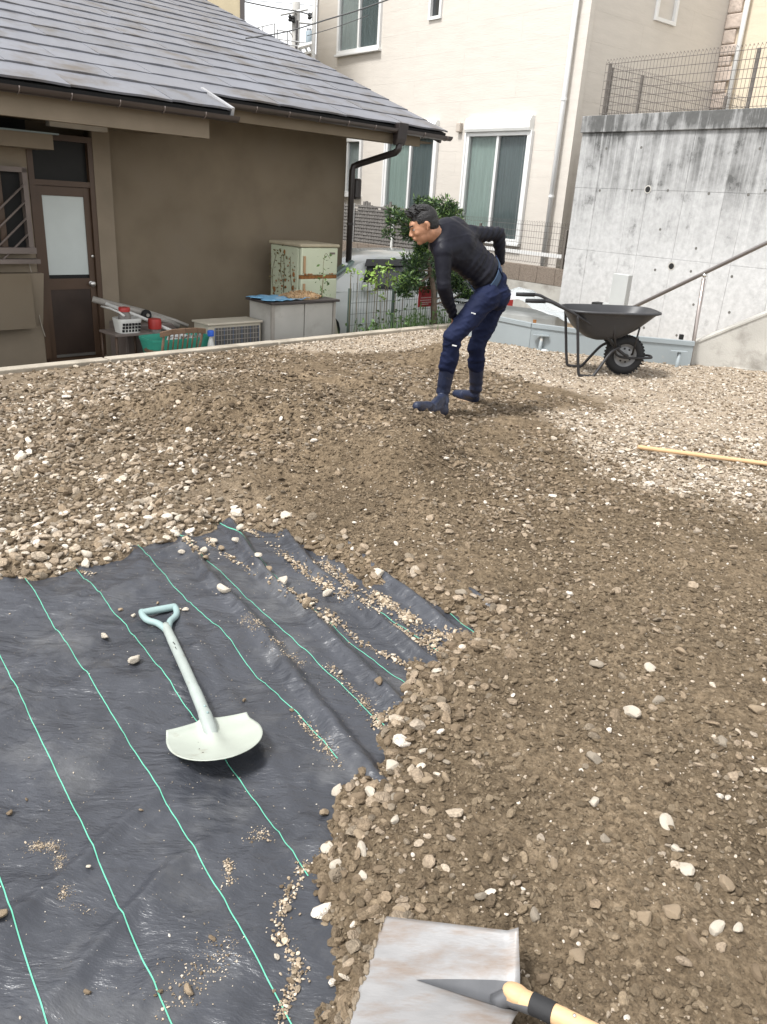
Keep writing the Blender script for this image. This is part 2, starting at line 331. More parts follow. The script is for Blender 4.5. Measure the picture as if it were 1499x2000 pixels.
def build_ground():
    ys = np.concatenate([np.linspace(-1.4, 1.0, 40)[:-1], 1.0*(14.0**(np.linspace(0, 1, 520)))])
    us = np.linspace(-1, 1, 540)
    U, Y = np.meshgrid(us, ys); X = U*(1.25+.74*np.maximum(Y, .4))
    Z = G(X, Y)
    nr, nc = X.shape; v = np.stack([X, Y, Z], -1).reshape(-1, 3)
    i = np.arange(nr-1)[:, None]*nc+np.arange(nc-1)[None, :]
    f = np.stack([i, i+1, i+nc+1, i+nc], -1).reshape(-1, 4)
    me = bpy.data.meshes.new('soil_lot'); me.vertices.add(len(v)); me.vertices.foreach_set('co', v.ravel())
    me.loops.add(f.size); me.loops.foreach_set('vertex_index', f.ravel().astype(np.int32)); me.polygons.add(len(f))
    me.polygons.foreach_set('loop_start', np.arange(0, f.size, 4, dtype=np.int32)); me.polygons.foreach_set('use_smooth', np.ones(len(f), bool)); me.update(calc_edges=True)
    a = me.attributes.new('pale', 'FLOAT', 'POINT'); a.data.foreach_set('value', pale_w(v[:, 0], v[:, 1]).astype(np.float32))
    a = me.attributes.new('yard', 'FLOAT', 'POINT'); a.data.foreach_set('value', sst(-.02, .05, lot_in(v[:, 0], v[:, 1])).astype(np.float32))
    o = link_mesh('soil_lot', me, SOIL); tag(o, 'bare dug soil and gravel of the building lot', kind='structure')
build_ground()
b = MB(); b.box((0, 0, -.75), np.eye(3), (-400, -300, -.2), (400, 500, 0))
tag(b.build('ground', M('far_ground', (.15, .14, .12), .95, var=.2, scale=.5, bump=.3, bscale=20)), 'grey ground around the lot', kind='structure')

# ------------------------------------------------------------------ fabric
def FZ(x, y):
    x = np.asarray(x, float); y = np.asarray(y, float)
    a = x*.519-y*.855; c = x*.855+y*.519                       # along the green lines / across them
    far = sst(.55, 1.2, c)                                     # the far side has long folds along the lines
    z = .022*fbm(x*2.4, y*2.4, 5, 2)
    cw = c+.05*vn(a*1.1, c*1.5, 8)+.10*(c-.9)*far*0
    f1 = np.maximum(0, np.sin((cw+.04*vn(a*2, c*2, 9))*2*math.pi/.225))**3
    z = z+far*(.040*f1*(.55+.9*(vn(a*1.3, np.floor(cw/.225), 13)+.5)))
    t = a+.10*vn(c*2.5, a*2.5, 15)+.55*c
    w = np.abs(vn(t*5.2, c*1.5-a*.4, 17))*2
    z = z+(1-.75*far)*(.07*(.42-np.minimum(w, .42))*(.5+vn(x*1.7, y*1.7, 27)))
    w2 = np.abs(vn(t*13, c*3.2, 18))*2
    z = z+(1-.5*far)*.009*(.5-w2)
    z = z+.009*vn(x*17, y*9, 19)+.004*vn(x*34+y*9, y*21, 23)+.0018*vn(x*60, y*47, 20)
    z = z+.03*np.exp(-((x+.02)**2+(y-1.15)**2)/(2*.05**2))*0
    return z+.004
FABM = M('black_weed_fabric', (.036, .0385, .046), .31, var=.22, scale=3, bump=.25, bscale=420, spec=.55, bdist=.002, col2=(.13, .13, .13), c2lo=.52, c2hi=.9, c2scale=2.6)
def fabric_relief(m):
    nt, L, b = nodes(m); old = b.inputs['Normal'].links[0].from_node
    tc = _n(nt, 'ShaderNodeTexCoord'); mp = _n(nt, 'ShaderNodeMapping'); mp.inputs['Rotation'].default_value = (0, 0, .35); mp.inputs['Scale'].default_value = (3.2, 7.5, 3.2); L.new(tc.outputs['Object'], mp.inputs[0])
    n = _n(nt, 'ShaderNodeTexNoise'); n.inputs['Scale'].default_value = 1.0; n.inputs['Detail'].default_value = 6; n.inputs['Roughness'].default_value = .56; n.inputs['Distortion'].default_value = .3; L.new(mp.outputs[0], n.inputs['Vector'])
    bp = _n(nt, 'ShaderNodeBump'); bp.inputs['Strength'].default_value = .8; bp.inputs['Distance'].default_value = .035; L.new(n.outputs[0], bp.inputs['Height']); L.new(bp.outputs[0], old.inputs['Normal'])
fabric_relief(FABM)
fz0 = np.array([-1.7, 1.2, 0])
def build_fabric():
    st = .0105; xs = np.arange(-3.0, .95, st); ys = np.arange(-.9, 4.0, st); X, Y = np.meshgrid(xs, ys)
    keep = sdpoly(X, Y, FAB) < .22
    Z = FZ(X, Y); nr, nc = X.shape
    i = np.arange(nr-1)[:, None]*nc+np.arange(nc-1)[None, :]
    k = keep[:-1, :-1] & keep[1:, :-1] & keep[:-1, 1:] & keep[1:, 1:]
    f = np.stack([i, i+1, i+nc+1, i+nc], -1)[k]; used, inv = np.unique(f, return_inverse=True); f = inv.reshape(-1, 4)
    v = np.stack([X, Y, Z], -1).reshape(-1, 3)[used]-fz0
    me = bpy.data.meshes.new('weed_fabric'); me.vertices.add(len(v)); me.vertices.foreach_set('co', v.ravel())
    me.loops.add(f.size); me.loops.foreach_set('vertex_index', f.ravel().astype(np.int32)); me.polygons.add(len(f))
    me.polygons.foreach_set('loop_start', np.arange(0, f.size, 4, dtype=np.int32)); me.polygons.foreach_set('use_smooth', np.ones(len(f), bool)); me.update(calc_edges=True)
    return me
fab = link_mesh('weed_fabric', build_fabric(), FABM, org=fz0)
tag(fab, 'wrinkled black weed barrier fabric with green guide lines, half buried in gravel', 'weed fabric')
LINES = [[(-40, 1590), (0, 1718), (91, 2000)], [(-60, 1160), (0, 1280), (82, 1450), (150, 1590), (219, 1749), (332, 2000)],
         [(30, 1108), (60, 1150), (130, 1260), (252, 1450), (330, 1580), (455, 1800), (567, 2000)],
         [(135, 1100), (160, 1128), (225, 1200), (300, 1300), (385, 1410), (458, 1511), (542, 1623), (575, 1670), (602, 1716)],
         [(250, 1045), (275, 1072), (360, 1170), (430, 1240), (520, 1340), (590, 1405), (660, 1480)],
         [(340, 1040), (362, 1060), (430, 1120), (520, 1205), (640, 1315), (765, 1432)],
         [(415, 1010), (432, 1025), (520, 1110), (600, 1180), (700, 1270), (795, 1340)], [(640, 1128), (700, 1170), (855, 1275)], [(800, 1148), (850, 1180), (930, 1240)]]
for Lp in LINES:
    pts = [gz(x, y) for x, y in Lp]
    d = pts[-1]-pts[-2]; d /= np.linalg.norm(d)
    if Lp[-1][1] >= 2000: pts.append(pts[-1]+d*.9)
    d0 = pts[0]-pts[1]; d0 /= np.linalg.norm(d0)
    if Lp[0][0] < 0: pts.insert(0, pts[0]+d0*.8)
    pts = spline(pts, 40); b = MB(); vs = []; fs = []
    for q, p in enumerate(pts):
        t = pts[min(q+1, len(pts)-1)]-pts[max(q-1, 0)]; t /= np.linalg.norm(t); s_ = np.array([-t[1], t[0], 0])
        for sgn in (-1, 1):
            pp = p+s_*sgn*.0015; pp[2] = float(FZ(pp[0], pp[1]))+.0022; vs.append(pp)
        if q: fs.append((2*q-2, 2*q-1, 2*q+1, 2*q))
    b.add(vs, fs); b.build('green_line', GREEN_LINE, fab, smooth=True)

# ------------------------------------------------------------------ stones and clods
def rock_mesh(name, seed, sub=2, flat=.72, planes=8):
    bm = bmesh.new(); bmesh.ops.create_icosphere(bm, subdivisions=sub, radius=1); rg = np.random.default_rng(seed)
    P = rg.normal(size=(planes, 3)); P /= np.linalg.norm(P, axis=1)[:, None]; D = rg.uniform(.48, .86, planes); el = np.array([1, rg.uniform(.62, .95), flat*rg.uniform(.75, 1.1)])
    off = rg.uniform(0, 50)
    for v in bm.verts:
        p = np.array(v.co); dn = P@p; r = 1.0
        for q, dd in zip(dn, D):
            if q > 1e-3: r = min(r, dd/q)
        r = .93*r+.07*.85
        r *= 1+.10*float(vn(p[0]*2.3+off, p[1]*2.3+p[2]*1.7, seed))
        v.co = p*r*el
    me = bpy.data.meshes.new(name); bm.to_mesh(me); bm.free(); me.polygons.foreach_set('use_smooth', [True]*len(me.polygons)); me.set_sharp_from_angle(angle=math.radians(24))
    return me
ROCKC = bpy.data.collections.new('rock_shapes')
for k in range(10):
    me = rock_mesh('rock_shape', 100+k, 2); me.materials.append(STONEI); ob = bpy.data.objects.new('rock_shape_%02d' % k, me); ROCKC.objects.link(ob)
def scatter(name, pts, scl, rot, idx, col, label):
    n = len(pts); me = bpy.data.meshes.new(name); me.vertices.add(n); me.vertices.foreach_set('co', np.asarray(pts, np.float32).ravel())
    for nm, tp, dat, key in (('scl', 'FLOAT_VECTOR', scl, 'vector'), ('rot', 'FLOAT_VECTOR', rot, 'vector'), ('idx', 'INT', idx, 'value'), ('col', 'FLOAT_COLOR', np.c_[col, np.ones(n)], 'color')):
        a = me.attributes.new(nm, tp, 'POINT'); a.data.foreach_set(key, np.asarray(dat, np.int32 if tp == 'INT' else np.float32).ravel())
    o = link_mesh(name, me, STONEI); tag(o, label, kind='stuff')
    g = bpy.data.node_groups.new(name, 'GeometryNodeTree'); g.interface.new_socket('Geometry', in_out='INPUT', socket_type='NodeSocketGeometry'); g.interface.new_socket('Geometry', in_out='OUTPUT', socket_type='NodeSocketGeometry')
    N = g.nodes; L = g.links; gi = N.new('NodeGroupInput'); go = N.new('NodeGroupOutput'); ip = N.new('GeometryNodeInstanceOnPoints'); ci = N.new('GeometryNodeCollectionInfo')
    ci.inputs[0].default_value = ROCKC; ci.inputs[1].default_value = True; ci.inputs[2].default_value = True
    def na(nm, tp): q = N.new('GeometryNodeInputNamedAttribute'); q.data_type = tp; q.inputs[0].default_value = nm; return q.outputs[0]
    e2r = N.new('FunctionNodeEulerToRotation'); L.new(na('rot', 'FLOAT_VECTOR'), e2r.inputs[0])
    m2p = N.new('GeometryNodeMeshToPoints'); L.new(gi.outputs[0], m2p.inputs[0])
    L.new(m2p.outputs[0], ip.inputs['Points']); L.new(ci.outputs[0], ip.inputs['Instance']); ip.inputs['Pick Instance'].default_value = True
    L.new(na('idx', 'INT'), ip.inputs['Instance Index']); L.new(e2r.outputs[0], ip.inputs['Rotation']); L.new(na('scl', 'FLOAT_VECTOR'), ip.inputs['Scale']); L.new(ip.outputs[0], go.inputs[0])
    md = o.modifiers.new('scatter', 'NODES'); md.node_group = g
    return o
PALEC = np.array([(.48, .40, .31), (.57, .49, .395), (.39, .32, .242), (.67, .605, .52), (.33, .275, .215)])
BROWNC = np.array([(.19, .143, .094), (.26, .198, .135), (.145, .108, .071), (.33, .26, .188), (.22, .178, .13)])
def stone_cols(pw, n, rg, whites=.06):
    u = rg.uniform(size=n); pal = u < np.clip(pw*.92+whites, 0, 1)
    c = np.where(pal[:, None], PALEC[rg.integers(0, 5, n)], BROWNC[rg.integers(0, 5, n)])
    return c*rg.uniform(.78, 1.12, n)[:, None]
def fan(n, y0, y1, rg, marg=.55):
    # positions spread evenly over the part of the lot within a step of the view
    out = []; tot = 0
    while tot < n:
        y = rg.uniform(y0, y1, n); hw = .53*y+marg; x = rg.uniform(-1, 1, n)*(.53*y1+marg); k = np.abs(x) < hw; out.append(np.stack([x[k], y[k]], 1)); tot += k.sum()
    return np.concatenate(out)[:n]
def in_lot(x, y): return (lot_in(x, y) < -.02) & (y+.5*(x-1.25) < 10.25)
def rowcol(p, rg, size, sink, cover, fl=(.55, 1)):
    n = len(p); s = size[:, None]*np.stack([np.ones(n), rg.uniform(.8, 1.1, n), rg.uniform(fl[0], fl[1], n)], 1)
    rot = np.stack([rg.normal(0, .35, n), rg.normal(0, .35, n), rg.uniform(0, 6.283, n)], 1)
    z = G(p[:, 0], p[:, 1])+size*sink
    return np.c_[p, z], s, rot, rg.integers(0, 10, n)
rg = np.random.default_rng(5)
# gravel: 1 to 4 cm stones over the whole lot, denser in the pale zones and along the fabric edge
p = fan(165000, .75, 11.2, rg); x, y = p.T
pw = pale_w(x, y); sdv = fabsd(x, y)
clump = fbm(x*1.4, y*1.4, 55, 3)+.6*fbm(x*5, y*5, 56, 2)
leftz = 1-sst(-.2, .9, sdpoly(x, y, PALE_L))
mid = np.exp(-((x-BLOBS[0][0][0])**2+(y-BLOBS[0][0][1])**2)/(2*1.25**2))
dens = np.clip(.24+.68*pw+.32*leftz+.40*mid+1.7*clump*(1-.6*pw)-.16*sst(.1, .6, x)*(1-sst(3.2, 4.5, y))*(1-np.exp(-(sdv/.3)**2))+.9*np.exp(-(sdv/.14)**2), .06, 1)
keep = in_lot(x, y) & (rg.uniform(size=len(x)) < dens) & (sdv > .012)
p = p[keep]; x, y = p.T; n = len(p)
size = np.clip(np.exp(rg.normal(math.log(.0102), .46, n)), .0045, .027)*(1+.25*np.exp(-(fabsd(x, y)/.2)**2)+.25*leftz[keep])*(1-.2*pale_w(x, y)*(y > 6))
P3, S3, R3, I3 = rowcol(p, rg, size, .24, 1)
scatter('gravel', P3, S3, R3, I3, stone_cols(np.clip(pale_w(x, y)*.8+.12*leftz[keep]+.35*fbm(x*1.9, y*1.9, 59, 3)*(.3+leftz[keep]), 0, 1), n, rg, .07), 'loose brown and pale gravel scattered over the dug soil')
# clods and grit of the near soil
p = fan(230000, .75, 5.6, rg, .45); x, y = p.T; sdv = fabsd(x, y)
keep = in_lot(x, y) & (sdv > -.005) & (rg.uniform(size=len(x)) < np.clip(1.25-.16*y+.8*fbm(x*2.5, y*2.5, 58, 3), .1, 1)); p = p[keep]; x, y = p.T; n = len(p)
size = np.clip(np.exp(rg.normal(math.log(.0038), .6, n)), .0016, .017)
P3, S3, R3, I3 = rowcol(p, rg, size, .2, 1, (.6, 1))
colr = np.array([(.12, .089, .057), (.17, .129, .084), (.24, .186, .125), (.145, .11, .072)])[rg.integers(0, 4, n)]*rg.uniform(.8, 1.15, n)[:, None]
wh = rg.uniform(size=n) < .05; colr[wh] = PALEC[rg.integers(0, 5, wh.sum())]
# coarse dark clods heaped over the mound
hp_ = fan(90000, 3.6, 8.0, rg, .3); hx, hy = hp_.T
hw_ = np.zeros(len(hx))
for (hc_, hs2) in ((gz(560, 830), .75), (gz(760, 920), .55), (gz(830, 960), .35), (gz(960, 760), .5), (gz(620, 770), .4)): hw_ = np.maximum(hw_, np.exp(-((hx-hc_[0])**2+(hy-hc_[1])**2)/(2*hs2**2)))
kk_ = in_lot(hx, hy) & (fabsd(hx, hy) > .03) & (rg.uniform(size=len(hx)) < .55*hw_*np.clip(.5+2.2*fbm(hx*2.6, hy*2.6, 85, 3), 0, 1)); hp_ = hp_[kk_]; hn = len(hp_)
hsz = np.clip(np.exp(rg.normal(math.log(.0085), .5, hn)), .004, .026)
a1, a2, a3, a4 = rowcol(hp_, rg, hsz, .25, 1, (.65, 1)); hcol = np.array([(.10, .073, .046), (.135, .10, .064), (.17, .128, .083), (.085, .063, .041)])[rg.integers(0, 4, hn)]*rg.uniform(.8, 1.15, hn)[:, None]
P3 = np.r_[P3, a1]; S3 = np.r_[S3, a2]; R3 = np.r_[R3, a3]; I3 = np.r_[I3, a4]; colr = np.r_[colr, hcol]
scatter('soil_clods', P3, S3, R3, I3, colr, 'crumbs and grit of brown soil')
# spilled sand and pebbles on the fabric, along its folds
SP = [([(470, 1025), (560, 1090), (640, 1150), (740, 1210), (860, 1280)], 1500, .016, .0042), ([(400, 1050), (440, 1085), (540, 1150), (600, 1190), (650, 1225)], 420, .014, .004),
      ([(560, 1150), (640, 1200), (720, 1265), (800, 1305)], 520, .014, .0038), ([(730, 1160), (810, 1215), (890, 1252)], 900, .016, .0045), ([(630, 1100), (690, 1150), (760, 1190), (850, 1260)], 900, .022, .0042),
      ([(480, 1218), (530, 1260), (590, 1300)], 700, .020, .0016), ([(640, 1300), (700, 1360), (740, 1400)], 420, .014, .0022), ([(580, 1405), (630, 1450), (662, 1500)], 420, .012, .002),
      ([(600, 1690), (560, 1770), (545, 1840), (580, 1900), (545, 1990)], 800, .012, .003), ([(445, 1690), (450, 1740)], 200, .008, .002), ([(60, 1655), (110, 1662), (118, 1700)], 900, .012, .0011),
      ([(130, 1745), (125, 1762)], 160, .009, .0011), ([(140, 1780), (190, 1790)], 60, .010, .001), ([(330, 1960), (400, 1900), (460, 1840)], 420, .035, .0017), ([(500, 1630), (530, 1640)], 140, .018, .0018),
      ([(160, 1120), (185, 1125)], 60, .01, .004), ([(365, 1065), (400, 1090)], 90, .02, .008), ([(590, 1165), (650, 1225)], 60, .02, .009), ([(745, 1400), (740, 1425)], 120, .02, .005)]
PP = []; SS = []; CCs = []
for px, cnt, wdt, sz in SP:
    q = np.array(spline([gz(a, c) for a, c in px], 30)); cnt = int(cnt*.75); wk = np.clip(.5+1.6*vn(np.arange(len(q))*.23, np.full(len(q), cnt*.37), 5), .03, 1); k = rg.choice(len(q), cnt, p=wk/wk.sum()); jj = rg.normal(0, 1, (cnt, 2))
    PP.append(q[k][:, :2]+jj*wdt*rg.uniform(.4, 1.2, (cnt, 1))); SS.append(np.clip(np.exp(rg.normal(math.log(sz), .45, cnt)), .0008, .018))
    CCs.append(np.where((rg.uniform(size=cnt) < .7)[:, None], PALEC[rg.integers(0, 5, cnt)]*np.array([.98, .94, .87]), BROWNC[rg.integers(0, 5, cnt)]))
q = np.stack([rg.uniform(-2.2, .3, 4200), rg.uniform(.9, 3.4, 4200)], 1); q = q[fabsd(q[:, 0], q[:, 1]) < -.03]; PP.append(q); SS.append(np.clip(np.exp(rg.normal(math.log(.0011), .45, len(q))), .0006, .0045)); CCs.append(PALEC[rg.integers(0, 5, len(q))])
PP = np.concatenate(PP); SS = np.concatenate(SS); CCs = np.concatenate(CCs); n = len(PP)
Z = FZ(PP[:, 0], PP[:, 1])+SS*.45
scatter('fabric_grit', np.c_[PP, Z], SS[:, None]*np.stack([np.ones(n), rg.uniform(.7, 1.1, n), rg.uniform(.6, 1, n)], 1), np.stack([rg.normal(0, .3, n), rg.normal(0, .3, n), rg.uniform(0, 6.28, n)], 1), rg.integers(0, 10, n), CCs, 'sand and grit spilled along the folds of the black fabric')
# the stones that show largest, one object each
def stone_mat(name, c, c2, sc=2.2):
    return M(name, c, .92, var=.22, scale=30*sc, bump=.6, bscale=90, spec=.2, col2=c2, c2lo=.52, c2hi=.7, c2scale=45)
STM = {'white': stone_mat('white_stone', (.55, .49, .405), (.33, .27, .195)), 'tan': stone_mat('tan_stone', (.31, .24, .165), (.20, .15, .10)), 'brown': stone_mat('brown_stone', (.20, .15, .10), (.145, .108, .071)), 'grey': stone_mat('grey_stone', (.29, .248, .195), (.185, .148, .108))}
BIG = {(c, k): None for c in STM for k in range(8)}
for (c, k) in BIG:
    me = rock_mesh('stone', 300+k, 3, .75, 11); me.materials.append(STM[c]); BIG[(c, k)] = me
def stone(x, y, r, c, z, label, group, k=None, nm='stone'):
    o = bpy.data.objects.new(nm, BIG[(c, random.randrange(8) if k is None else k)]); COL.objects.link(o)
    o.scale = (r, r*random.uniform(.85, 1.05), r*random.uniform(.8, 1.0)); o.rotation_euler = (random.gauss(0, .25), random.gauss(0, .25), random.uniform(0, 6.28)); o.location = (x, y, z)
    return tag(o, label, 'stone', group)
CN_ = {'white': 'whitish', 'tan': 'tan', 'brown': 'earth-brown', 'grey': 'grey'}
def LB(c, x, y):
    sd_ = float(fabsd(np.array([x]), np.array([y]))[0])
    if sd_ < .22: w = 'in the gravel rim bordering the black fabric'
    elif float(sdpoly(np.array([x]), np.array([y]), PALE_R)[0]) < 0: w = 'among the pale gravel by the wooden pole'
    elif float(sdpoly(np.array([x]), np.array([y]), PALE_L)[0]) < .3: w = 'in the stony ground between the house kerb and the fabric'
    elif y < 3.2: w = 'on the open soil around the square shovel'
    else: w = 'on the dug soil in front of the worker'
    return (CN_[c]+' stone lying '+w, CN_[c]+' stones '+w)
BIGPX = [(1305, 1612, 20, 'white'), (1162, 1568, 18, 'white'), (1402, 1818, 20, 'white'), (1355, 1842, 20, 'brown'), (1128, 1868, 22, 'tan'), (1060, 1915, 20, 'brown'), (785, 1785, 22, 'tan'), (940, 1752, 16, 'grey'), (1310, 1785, 22, 'tan'),
         (1258, 1795, 20, 'tan'), (1415, 1728, 20, 'tan'), (1160, 1485, 20, 'grey'), (1232, 1395, 22, 'white'), (1410, 1452, 18, 'grey'), (890, 1425, 16, 'brown'), (725, 1552, 20, 'white'), (765, 1500, 18, 'white'), (660, 1545, 16, 'white'), (740, 1520, 14, 'tan'),
         (700, 1560, 20, 'brown'), (770, 1605, 14, 'white'), (655, 1690, 16, 'white'), (640, 1660, 14, 'white'), (710, 1712, 13, 'white'), (632, 1750, 18, 'brown'), (700, 1630, 16, 'tan'), (780, 1560, 16, 'brown'), (835, 1520, 14, 'tan'), (1270, 1305, 13, 'white'),
         (1165, 1300, 16, 'grey'), (1285, 1370, 16, 'grey'), (1330, 1275, 14, 'tan'), (1480, 1390, 18, 'tan'), (1120, 1825, 14, 'tan'), (1045, 1790, 16, 'grey'), (1340, 1700, 18, 'white'), (1320, 1660, 14, 'white'), (1440, 1815, 14, 'white'), (1480, 1905, 18, 'brown'),
         (1080, 1690, 14, 'tan'), (1180, 1640, 14, 'grey'), (820, 1340, 16, 'tan'), (795, 1350, 16, 'brown'), (850, 1400, 14, 'brown'), (870, 1520, 14, 'tan'), (825, 1470, 12, 'white'), (900, 1250, 14, 'brown'), (880, 1262, 14, 'brown'), (845, 1248, 14, 'brown'), (350, 1015, 12, 'white'), (525, 975, 10, 'grey'), (275, 985, 16, 'grey'), (100, 800, 9, 'white'), (40, 895, 14, 'white'), (170, 1085, 14, 'white'), (90, 1110, 14, 'white')]
cnt = 0
for (px, py, r, c) in BIGPX:
    g0 = gt(px, py); rr = r*np.linalg.norm(g0-CC)/FPX*.95
    stone(g0[0], g0[1], rr, c, zg(g0[0], g0[1])+rr*.22, *LB(c, g0[0], g0[1])); cnt += 1
cand = fan(9000, .8, 6.2, rg, .2); sdv = fabsd(cand[:, 0], cand[:, 1]); cand = cand[(sdv > .02) & in_lot(cand[:, 0], cand[:, 1])]
sdv = fabsd(cand[:, 0], cand[:, 1]); pwv = pale_w(cand[:, 0], cand[:, 1])
lz = 1-sst(-.1, .5, sdpoly(cand[:, 0], cand[:, 1], PALE_L))
wgt = (.22+.9*np.exp(-(sdv/.18)**2)+.5*lz+.25*pwv)*rg.uniform(size=len(cand))*(1.2-.1*cand[:, 1])
for j in np.argsort(-wgt)[:285-cnt]:
    x, y = cand[j]; r = min(.034, max(.013, math.exp(random.gauss(math.log(.0175), .3)))); u = random.random()
    pp = .12+.40*max(lz[j], pwv[j])
    c = 'white' if u < pp else ('grey' if u < pp+.12 else ('tan' if u < pp+.5 else 'brown'))
    stone(x, y, r, c, zg(x, y)+r*.22, *LB(c, x, y))
FST = [(205, 1252, 14, 'white', 0), (263, 1308, 17, 'white', 1), (438, 1170, 15, 'white', 2), (355, 1082, 9, 'white', 0), (478, 1373, 7, 'brown', 0), (277, 1592, 5, 'tan', 0), (52, 1560, 5, 'brown', 0), (20, 1590, 8, 'brown', 1), (370, 1945, 12, 'tan', 2), (172, 1942, 7, 'brown', 2),
       (415, 1848, 8, 'brown', 3), (315, 1950, 6, 'brown', 3), (175, 1705, 6, 'white', 3), (236, 1192, 6, 'tan', 4), (262, 1208, 6, 'white', 4), (363, 1200, 7, 'white', 5), (352, 1200, 4, 'white', 6), (308, 1180, 4, 'tan', 6), (462, 1070, 11, 'white', 7), (468, 1055, 11, 'white', 3),
       (552, 1142, 13, 'white', 4), (505, 1107, 9, 'white', 5), (525, 1118, 8, 'tan', 5), (600, 1200, 15, 'tan', 6), (638, 1218, 9, 'white', 6), (665, 1318, 7, 'white', 7), (740, 1352, 11, 'brown', 4), (633, 1590, 12, 'tan', 7), (540, 1880, 7, 'white', 1), (0, 1812, 16, 'tan', 5), (400, 1080, 11, 'white', 1), (418, 1062, 10, 'white', 2),
       (432, 1075, 9, 'tan', 1), (402, 1095, 9, 'tan', 2), (640, 1165, 12, 'white', 2), (570, 1392, 5, 'brown', 5), (566, 1745, 6, 'brown', 6), (568, 1925, 9, 'brown', 7)]
FL = {(205, 1252): 'knobbly whitish stone on the black fabric beside the shovel shaft', (263, 1308): 'oval cream stone on the black fabric level with the shovel shaft', (438, 1170): 'square cut pale yellow stone on the black fabric'}
for px, py, r, c, k in FST:
    g0 = gz(px, py); rr = r*np.linalg.norm(g0-CC)/FPX
    lab = FL.get((px, py), {'white': 'small whitish stone lying on the black fabric', 'tan': 'small tan stone lying on the black fabric', 'brown': 'small brown stone lying on the black fabric'}[c])
    stone(g0[0], g0[1], rr, c, float(FZ(g0[0], g0[1]))+rr*.5, lab, None if (px, py) in FL else 'small stones on the fabric', k)
# ------------------------------------------------------------------ kerb
b = MB(); KAX = (CD, CN, EZ)
kerb = thing('kerb', CURB0+np.array([0, 0, -.45]), 'long low concrete kerb between the gravel lot and the brown house', 'kerb')
kl = -3.0; kk = 0
while kl < 6.3:
    L_ = 1.98; j = random.uniform(-.004, .004)
    MB().box(CURB0+CD*kl+np.array([0, 0, j]), KAX, (0, 0, -.46), (min(L_, 6.3-kl), .13, .045)).build('kerb_block', KERB, kerb, bevel=.008); kl += 2.0

# ------------------------------------------------------------------ brown house (left)
HD = CC+(gz(102, 705)-CC)*1.25                 # foot of the door, 0.39 m below the lot
HZ0 = -.44
HAX = (DA, OA, EZ); HO = np.array([HD[0], HD[1], 0])
def hp(s, o, z): return HO+DA*s+OA*o+EZ*z
def hs(x, y, o): P = pl(x, y, HO+OA*o, NA); return float((P-HO)@DA), float(P[2])
house = thing('brown_house', hp(1.5, -2, HZ0), 'low brown stucco house with grey slate roof beside the kerb', 'house')
def hb(name, mat, lo, hi, parent=house, bevel=0):
    return MB().box(HO, HAX, lo, hi).build(name, mat, parent, bevel=bevel)
SR = 4.43                                      # right-hand corner of the wall
wall = hb('wall', STUCCO, (.72, -6, HZ0), (SR, -.06, 2.62))
hb('wall', STUCCOL, (-6, -6, HZ0), (-.06, 0, 2.62))
hb('wall', STUCCO, (-.06, -.5, 1.97), (.72, -.30, 2.5)); hb('wall', STUCCO, (-.06, -6, HZ0), (.72, -.35, 1.97))
hb('pilaster', STUCCOL, (.66, -.06, HZ0), (.86, .02, 2.62))
hb('plinth', RAMPC, (.88, -.05, HZ0), (SR+.01, -.03, HZ0+.16))
# door and transom
dr = thing_door = hb('door', BRMETAL, (-.06, -.10, HZ0+.02), (.66, -.04, -.36))
hb('door_frame', BRMETAL, (-.06, -.12, -.36), (0, .012, 2.0), house); hb('door_frame', BRMETAL, (.605, -.12, -.36), (.66, .012, 2.0), house)
hb('door_frame', BRMETAL, (0, -.12, 1.94), (.605, .01, 2.0), house); hb('door_frame', BRMETAL, (0, -.12, 1.49), (.605, .008, 1.545), house)
hb('transom_pane', M('unlit_pane', (.018, .018, .017), .35, spec=.12), (0, -.08, 1.545), (.605, -.05, 1.94), house)
leaf = hb('door_leaf', BRMETAL, (.005, -.075, -.36), (.07, -.02, 1.485))
hb('stile', BRMETAL, (.535, -.075, -.36), (.60, -.02, 1.485), leaf); hb('rail', BRMETAL, (.07, -.073, 1.39), (.535, -.022, 1.485), leaf)
hb('rail', BRMETAL, (.07, -.073, .40), (.535, -.022, .52), leaf); hb('rail', STEELB, (.07, -.073, -.36), (.535, -.022, -.33), leaf)
hb('frosted_pane', FROST, (.07, -.06, .56), (.535, -.035, 1.39), leaf); hb('dark_slot', DARK, (.07, -.062, .52), (.535, -.04, .56), leaf)
hb('lower_panel', PANELB, (.07, -.06, -.33), (.535, -.03, .40), leaf)
MB().lathe(hp(.545, -.02, .46), OA, [(.028, 0), (.028, .008), (.014, .012), (.013, .03), (.024, .036), (.032, .05), (.030, .062), (.018, .072), (.002, .074)], 16).build('door_knob', STEELB, leaf, smooth='auto')
MB().lathe(hp(.585, -.02, .76), OA, [(.016, 0), (.016, .01), (.010, .013)], 12).build('lock', STEELB, leaf, smooth='auto')
# left bay: window grille, ledge, hood
hb('window_recess', DARK, (-1.6, -.02, .86), (-.16, .012, 1.60)); hb('window_pane', GLASSD, (-1.6, .012, .88), (-.42, .02, 1.58)); hb('window_frame', BRMETAL, (-.42, .012, .84), (-.36, .05, 1.60))
lat = hb('window_lattice', LATTICE, (-.16, .02, .83), (-.11, .10, 1.64)); hb('lattice_rail', LATTICE, (-1.6, .02, .80), (-.10, .13, .86), lat); hb('lattice_rail', LATTICE, (-1.6, .02, 1.60), (-.11, .10, 1.65), lat)
hb('lattice_rail', LATTICE, (-1.6, .02, .70), (-.08, .16, .745), lat)
for z in (.98, 1.14, 1.30, 1.46):
    MB().tube([hp(-.13, .09, z+.04), hp(-.55, .09, z-.34)], .011, 6).build('lattice_bar', LATTICE, lat, smooth=True)
hb('planter_ledge', STUCCOL, (-6, 0, .10), (-.02, .30, .62)) if False else None
